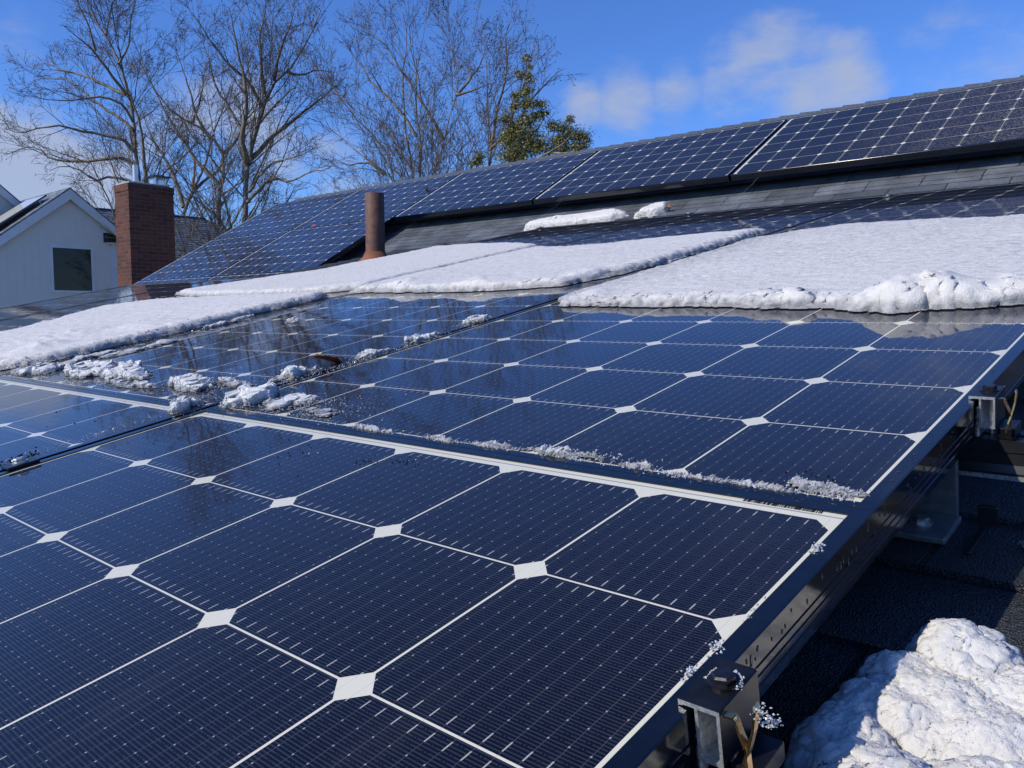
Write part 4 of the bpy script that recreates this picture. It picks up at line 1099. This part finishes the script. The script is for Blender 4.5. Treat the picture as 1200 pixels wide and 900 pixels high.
# grey roofed house behind
hx = -34.
def lx(px, py): return atX(px, py, hx)
h3 = empty('shingled_house', (hx, 11, GZ)); tag(h3, 'house behind the chimney showing only its weathered grey shingle roof', 'house')
ra, rb_ = lx(60, 243), lx(252, 257)
ra = np.array([hx - .9, ra[1], 3.62]); 
rz = lx(170, 250)[2]
def loc3(p): return (p[0] - hx, p[1] - 11, p[2] - GZ)
V = []; F = []; UV = []
n = 9
y0_, y1_ = lx(40, 243)[1], lx(240, 257)[1]
cour = .21
for c in range(24):
    a = c*cour; b_ = a + cour
    base = len(V)
    for yy, ex in ((y0_, 0), (y1_, 0)):
        for s_, z_ in ((a, .012), (b_, .0)):
            V.append(loc3((hx + s_*.86, yy + (s_*.55 if yy == y1_ else 0), rz - s_*.5 + (z_ if s_ == b_ else -.0) + (0.02 if s_ == b_ else 0))))
            UV.append((yy + (s_*.55 if yy == y1_ else 0), -s_ + (.002 if s_ == b_ else -.002)))
    F.append((base, base+1, base+3, base+2))
    # butt edge
    q = len(V)
    for yy in (y0_, y1_ + b_*.55):
        V.append(loc3((hx + b_*.86, yy, rz - b_*.5 + .02))); V.append(loc3((hx + b_*.86, yy, rz - b_*.5 - .015)))
        UV += [(yy, -b_), (yy, -b_)]
    F.append((q, q+1, q+3, q+2))
ro = mesh_obj('roof', V, F, M_SHINGLE_FAR, h3)
uv = ro.data.uv_layers.new(name='uv')
for lp in ro.data.loops: uv.data[lp.index].uv = UV[lp.vertex_index]
mb = MB()
mb.add([loc3(p) for p in ((hx, y0_, rz), (hx, y1_, rz), (hx - 3.1, y1_ + 1.9, rz - 1.8), (hx - 3.1, y0_, rz - 1.8), (hx + 3.1, y1_ + 1.9, rz - 1.8), (hx - 3.1, y1_ + 1.95, rz - 1.8))], [(0, 3, 2, 1), (1, 5, 4)])
mb.build('back_slope', M_SHINGLE_FAR, h3)
mb = MB(); mb.box(loc3((hx - .08, y0_, rz - .01)), loc3((hx + .10, y1_, rz + .045))); mb.build('ridge_cap', M_CAPS, h3, bevel=.02)
mb = MB(); mb.box(loc3((hx - 2.9, y0_ + .2, GZ)), loc3((hx + 2.9, y1_ + 1.6, rz - 1.85))); mb.build('wall', M_SIDING, h3)

# ------------------------------------------------------------------ trees
def grow(mb, mt, pts, r0, r1, rng, depth, dens, up, spread=.9, tw=.010):
    """limb polyline with side shoots; thick limbs into mb, twigs into mt"""
    pts = np.array(pts, float)
    seg = np.linalg.norm(np.diff(pts, axis=0), axis=1); Ls = seg.sum(); cum = np.concatenate([[0], np.cumsum(seg)])
    tgt = mb if r0 > .022 else mt
    # resample with wiggle
    k = max(3, min(24, int(Ls/.3)+2)); s = np.linspace(0, Ls, k)
    P_ = np.stack([np.interp(s, cum, pts[:, i]) for i in range(3)], 1)
    if depth > 0:
        P_[1:-1] += np.array([[rng.gauss(0, 1) for _ in range(3)] for _ in range(k-2)])*min(.014, Ls*.008)
    R_ = np.linspace(r0, r1, k)
    tgt.tube(P_, R_, 7 if r0 > .06 else (5 if r0 > .02 else 3), cap=False)
    if depth <= 0:
        if r1 < .012 and tw < .02:       # buds
            for _ in range(2):
                c = P_[-1] + np.array([rng.gauss(0, .03) for _ in range(3)]); b_ = rng.uniform(.018, .034)
                d1 = np.array([rng.gauss(0, 1) for _ in range(3)]); d1 *= b_/np.linalg.norm(d1); d2 = np.cross(d1, [.3, .5, .8])*.6
                mt.add([c-d1, c+d2, c+d1, c-d2], [(0, 1, 2, 3)])
        return
    nshoot = max(3, int(Ls*dens))
    for i in range(nshoot):
        t = rng.uniform(.15, 1.0)**.75; q = t*Ls
        c = np.array([np.interp(q, s, P_[:, j]) for j in range(3)])
        j = min(k-2, int(t*(k-1))); d = P_[j+1]-P_[j]; d /= np.linalg.norm(d)
        rr = np.array([rng.gauss(0, 1) for _ in range(3)]); rr -= rr@d*d; rr /= np.linalg.norm(rr)
        ang = rng.uniform(.4, spread)
        nd_ = d*math.cos(ang) + rr*math.sin(ang) + np.array([0, 0, up*rng.uniform(.3, 1)]); nd_ /= np.linalg.norm(nd_)
        rc = max(tw*.45, (r0 + (r1-r0)*t)*rng.uniform(.28, .5))
        Lc = (Ls*.27*(1.2-t*.75) + .20)*rng.uniform(.5, 1.25)
        n2 = 4; cp = [c]
        dd = nd_.copy()
        for _ in range(n2):
            dd = dd + np.array([rng.gauss(0, .085), rng.gauss(0, .085), rng.gauss(0, .07) + .10*up]); dd /= np.linalg.norm(dd)
            cp.append(cp[-1] + dd*Lc/n2)
        grow(mb, mt, cp, rc, max(tw*.28, rc*.3), rng, depth-1, dens*1.75, up, spread, tw)
PXM = lambda D: D/F_PX
def smooth_line(px):
    p = [np.array(q, float) for q in px]; p = [2*p[0]-p[1]] + p + [2*p[-1]-p[-2]]; o_ = []
    for i in range(1, len(p)-2):
        for t in (0, .33, .67):
            o_.append(.5*((2*p[i]) + (-p[i-1]+p[i+1])*t + (2*p[i-1]-5*p[i]+4*p[i+1]-p[i+2])*t*t + (-p[i-1]+3*p[i]-3*p[i+1]+p[i+2])*t**3))
    return o_ + [p[-2]]
def traced_tree(name, lab, D, limbs, seed, depth=3, dens=1.6, up=.35, ground=None, group='bare trees behind the roofs', jitter=1.6, tw=.011, foliage=None, rt=None):
    """limbs: (start radius px, end radius px, depth offset m at the tip, [(px,py)...])"""
    rng = random.Random(seed); 
    L0 = limbs[0][3][0]; b0 = CAM + D*ray(*L0)
    root = empty(name, (b0[0], b0[1], GZ))
    off = np.array([b0[0], b0[1], GZ])
    mb = MB(); mt = MB()
    for li, (ra_, rb2, dz_, px) in enumerate(limbs):
        px = smooth_line(px); n_ = len(px); pts = []
        dzz = dz_ if dz_ is not None else rng.uniform(-jitter, jitter)
        for i, (x_, y_) in enumerate(px):
            t = i/(n_-1)
            pts.append(CAM + (D + dzz*t)*ray(x_, y_) - off)
        if li == 0 or (ground and li in ground):
            pts = [np.array([pts[0][0], pts[0][1], 0])] + pts
        grow(mb, mt, pts, ra_*PXM(D), rb2*.42*PXM(D), rng, depth, dens, up, tw=tw)
    mb.build('trunk', M_BARK, root, smooth=True)
    mt.build('crown', M_TWIG, root)
    tag(root, lab, 'tree', group)
    return root, off, rng
traced_tree('bare_tree', 'bare tree right behind the brick chimney, crown leaning to the left edge', 24, [
 (5.0, 1.2, .5, [(166, 240), (160, 190), (158, 153), (156, 128), (151, 112), (145.5, 92), (139, 71), (124, 41), (110, 20), (102, 0), (98, -25)]),
 (2.6, 1.0, -.8, [(171, 215), (167, 163), (163, 138), (157, 122), (148, 100)]),
 (2.2, .6, -1.5, [(148, 110), (138, 97), (120, 74), (110, 59), (92, 45), (74, 30)]),
 (2.2, .6, None, [(151, 112), (128, 102), (97, 88), (71, 82), (51, 73), (38, 80)]),
 (2.2, .6, None, [(156, 153), (138, 138), (112, 120), (84, 97), (61, 92), (38, 95)]),
 (2.4, .6, -1.2, [(155, 176), (143, 163), (110, 156), (84, 151), (59, 148), (25, 156), (4, 150)]),
 (2.4, .6, None, [(157, 197), (143, 184), (110, 189), (77, 189), (55, 184), (48, 174), (28, 173), (5, 182)]),
 (2.0, .6, None, [(160, 215), (133, 207), (112, 212), (95, 200), (75, 195), (58, 200)]),
 (1.8, .5, None, [(156, 143), (140, 120), (115, 113), (89, 118), (60, 117), (25, 112)]),
 (1.6, .5, 1.5, [(139, 75), (150, 55), (152, 30), (158, 5)]),
 (1.6, .5, 1.2, [(124, 41), (128, 20), (135, -5)]),
 (1.6, .5, -1.0, [(112, 60), (104, 30), (92, 5), (84, -10)])], 3, dens=3.0, up=.10)
traced_tree('bare_tree', 'tallest bare tree, thick trunk rising above the left end of the roof ridge', 25, [
 (6.5, 1.3, .5, [(285.5, 262), (287.5, 228), (290.5, 192), (296.5, 168), (304, 141), (310, 120), (319, 99), (337, 84), (355, 60), (367, 36), (376, 12)]),
 (3.4, .9, -1.5, [(290, 190), (288, 180), (283, 162), (287.5, 132), (289, 105), (280, 62), (274, 36), (268, 8)]),
 (3.4, .9, 1.5, [(290, 192), (301, 179), (325, 156), (355, 132), (382, 111), (400, 94)]),
 (2.4, .6, None, [(308, 125), (292, 99), (259, 66), (238, 33), (226, 16)]),
 (2.4, .6, None, [(310, 111), (307, 84), (304, 45), (310, 18), (312, -12)]),
 (2.2, .6, None, [(321, 95), (328, 60), (340, 30), (345, 2)]),
 (2.4, .6, -1.5, [(290, 237), (316, 210), (340, 213), (361, 203), (388, 196)]),
 (2.2, .6, None, [(287, 160), (271, 129), (253, 102), (244, 66), (232, 34)]),
 (1.8, .6, None, [(291, 225), (305, 205), (322, 190), (345, 185), (372, 172)]),
 (1.8, .6, 1.5, [(337, 84), (352, 88), (372, 82), (392, 85)]),
 (1.6, .6, None, [(299, 150), (320, 125), (335, 112), (350, 95)])], 5, dens=3.0, up=.14)
traced_tree('bare_tree', 'bare tree with a forked trunk between the chimney and the tallest tree', 40, [
 (4.4, 1.0, -.8, [(257.5, 275), (257, 228), (263, 195), (260, 180), (247, 159), (226, 144), (202, 132), (178, 99), (163, 72)]),
 (2.4, .7, 1.0, [(262, 180), (274, 168), (289, 147), (307, 135)]),
 (2.6, .6, None, [(256, 216), (229, 186), (217, 168), (196, 135), (181, 105), (170, 85)]),
 (2.0, .6, None, [(250, 165), (232, 140), (222, 105), (212, 75), (205, 55)]),
 (1.8, .6, None, [(226, 144), (236, 110), (240, 80)])], 8, dens=1.9, up=.12, tw=.017)
traced_tree('bare_tree', 'bare tree with crossing low limbs just right of the chimney top', 42, [
 (4.2, 1.0, -1., [(215, 250), (229, 216), (241, 192), (250, 155), (262, 125), (270, 100)]),
 (3.0, .7, 1.0, [(215, 243), (205, 210), (190, 180), (176, 158), (166, 130)]),
 (2.0, .6, None, [(225, 225), (228, 190), (215, 160), (200, 140)]),
 (2.4, .6, None, [(222, 232), (235, 215), (255, 200), (268, 175), (280, 160)])], 12, dens=1.8, up=.15, tw=.017)
traced_tree('bare_tree', 'wide many-stemmed bare tree behind the middle of the ridge', 24, [
 (3.4, .9, .8, [(484, 215), (477, 159), (472, 112), (472, 77), (477, 51), (472, 14)]),
 (3.4, .8, -.8, [(491, 215), (493, 173), (488, 140), (488, 105), (486, 77), (478, 42), (493, 8)]),
 (2.8, .6, None, [(486, 205), (458, 161), (437, 131), (416, 117), (395, 110), (370, 98)]),
 (2.8, .6, None, [(463, 215), (449, 173), (428, 152), (407, 126), (390, 100), (374, 77)]),
 (2.0, .6, None, [(488, 160), (463, 121), (439, 100), (423, 77), (402, 46)]),
 (2.2, .6, None, [(519, 163), (500, 128), (477, 93), (453, 56), (435, 37), (418, 27)]),
 (2.4, .6, 1.2, [(470, 215), (425, 182), (400, 163), (379, 145), (360, 138)]),
 (1.8, .6, None, [(450, 205), (430, 190), (410, 195), (390, 185)])], 17, dens=2.1, up=.16, ground=(1, 2, 3, 6))
traced_tree('bare_tree', 'slender pale bare tree with a forked stem left of the evergreen', 22.5, [
 (2.8, .8, .5, [(506, 212), (519, 168), (528, 131), (535, 112), (537, 98), (533, 58), (528, 44)]),
 (2.0, .6, None, [(535, 112), (554, 89), (563, 75), (572, 50)]),
 (2.2, .6, None, [(539, 205), (541, 153), (533, 121), (537, 97)]),
 (1.8, .5, None, [(535, 112), (560, 104), (575, 97)])], 21, dens=2.4, up=.2, ground=(2,))
traced_tree('bare_tree', 'bare tree with several upright stems against the evergreen', 23, [
 (3.4, .8, .5, [(573, 200), (575, 172), (573, 146), (570, 116), (571, 87), (569, 57)]),
 (2.2, .6, None, [(576, 172), (584, 125), (592, 97), (594, 68), (592, 40), (600, 22)]),
 (2.2, .6, None, [(574, 176), (592, 157), (602, 130), (612, 105), (626, 75), (640, 62)]),
 (2.0, .6, None, [(545, 195), (563, 151), (577, 121), (585, 100)]),
 (2.2, .6, -1.0, [(590, 165), (606, 146), (626, 112), (641, 97), (652, 85), (662, 80)])], 25, dens=2.4, up=.2, ground=(3,))
# evergreen with broad leaves
root, off, rng = traced_tree('evergreen_tree', 'olive green evergreen with broad leaves poking above the ridge', 21.5, [
 (3.0, .8, 0, [(614, 200), (615, 150), (616, 110), (617, 87), (617, 68)]),
 (1.8, .5, None, [(614, 185), (600, 160), (590, 140)]), (1.8, .5, None, [(614, 170), (630, 150), (640, 130)]),
 (2.0, .5, None, [(614, 195), (650, 175), (668, 160), (672, 150)]), (1.6, .5, None, [(640, 180), (670, 178), (685, 170)])], 29, depth=2, dens=1.6, up=.3, group='evergreens behind the roofs')
CLM = [(617, 68, 5, 4), (621, 79, 3, 2.5), (609, 87, 5, 5), (620, 92, 5, 6), (604, 112, 6, 4), (617, 106, 7, 6), (616, 122, 10, 7), (632, 122, 8, 5), (603, 125, 5, 5), (592, 140, 7, 5), (604, 150, 11, 8), (619, 142, 10, 8), (632, 135, 8, 5), (616, 160, 18, 9), (597, 163, 9, 7),
       (610, 175, 20, 8), (630, 172, 12, 8), (602, 185, 16, 6), (640, 132, 4, 3), (648, 147, 7, 6), (660, 150, 9, 6), (668, 140, 5, 4), (672, 158, 12, 7), (655, 165, 10, 7), (683, 162, 8, 6), (660, 176, 18, 7), (680, 172, 10, 6), (562, 183, 5, 5), (558, 190, 8, 4)]
mb = MB()
for (cx, cy, rx, ry) in CLM:
    for _ in range(int(rx*ry*11)):
        a = rng.gauss(0, .62); b_ = rng.gauss(0, .60); dz_ = rng.gauss(0, .5)*(rx+ry)*.5*PXM(21.5)
        c = CAM + (21.5 + dz_)*ray(cx + a*rx, cy + b_*ry) - off
        d1 = np.array([rng.gauss(0, 1) for _ in range(3)]); d1 /= np.linalg.norm(d1)
        d2 = np.cross(d1, [rng.gauss(0, 1) for _ in range(3)]); d2 /= np.linalg.norm(d2)
        l_ = rng.uniform(.045, .085); w_ = l_*.40
        mb.add([c - d1*l_*.5, c + d2*w_*.5, c + d1*l_*.5, c - d2*w_*.5], [(0, 1, 2, 3)])
mb.build('foliage', M_LEAFG, root)

# more distant trees, small in the picture; real trees standing further off
def wild_tree(seed, H_):
    rng = random.Random(seed); mb = MB(); mt = MB()
    root = empty('distant_tree')
    pts = [(0, 0, 0), (.1, .1, H_*.3), (rng.uniform(-.4, .4), .2, H_*.6), (rng.uniform(-.8, .8), 0, H_)]
    grow(mb, mt, pts, .20, .03, rng, 0, 1, .3)
    for i in range(13):
        t = rng.uniform(.22, .9); a = rng.uniform(0, 6.28); L_ = H_*.42*(1.15 - t)
        c = np.array([0, 0, H_*t]); d = np.array([math.cos(a), math.sin(a), rng.uniform(.5, 1.1)]); d /= np.linalg.norm(d)
        q_ = [c + d*L_*k/3 + np.array([rng.gauss(0, .12) for _ in range(3)])*(k > 0) for k in range(4)]
        grow(mb, mt, q_, .085, .02, rng, 2, 1.5, .3, tw=.03)
    mb.build('trunk', M_BARKFAR, root); mt.build('crown', M_BARKFAR, root)
    return root
protos = [wild_tree(1, 11), wild_tree(2, 12), wild_tree(3, 10)]
used = set(); rng = random.Random(9)
spots = [(95, 56, 9.5), (112, 60, 10.5), (128, 52, 9.5), (150, 64, 10), (212, 55, 9.5), (228, 50, 9.0), (245, 58, 10.0), (262, 48, 9.0), (205, 70, 11), (275, 62, 10.5), (300, 54, 10), (322, 60, 11), (345, 52, 10.5), (370, 60, 11.5), (395, 50, 11), (420, 58, 12), (448, 52, 11.5), (30, 60, 7), (60, 66, 8.0), (520, 56, 11.5), (475, 60, 12), (-40, 60, 7)]
names = ['left of the chimney', 'between chimney and roof ridge', 'behind the ridge']
for i, (px, D, Ht) in enumerate(spots):
    k = i % 3
    if k in used: o = copy_tree(protos[k])
    else: o = protos[k]; used.add(k)
    p = CAM + D*ray(px, 370)
    o.location = (p[0], p[1], GZ); s_ = Ht/11.0 * (1.05 if px < 300 else 1.0)
    o.scale = (s_, s_, s_); o.rotation_euler = (0, 0, rng.uniform(0, 6.28))
    where = 'left of the chimney, low on the horizon' if px < 160 else ('seen between the chimney and the panel roof' if px < 280 else 'whose crown mingles with the big trees behind the ridge')
    tag(o, 'small hazy distant bare tree ' + where, 'tree', 'distant trees ' + ('left of the chimney' if px < 160 else ('right of the chimney' if px < 280 else 'behind the ridge')))

for (x_, y_, Ht) in ((16, -2, 12), (22, 6, 13), (14, 13, 11), (27, -8, 13), (19, 18, 12), (30, 12, 14)):
    o = copy_tree(protos[int(x_) % 3]); o.location = (x_, y_, GZ); o.scale = (Ht/11,)*3; o.rotation_euler = (0, 0, rng.uniform(0, 6.28))
    tag(o, 'bare tree out of the picture, mirrored in the dark gable window', 'tree', 'trees mirrored in the window')
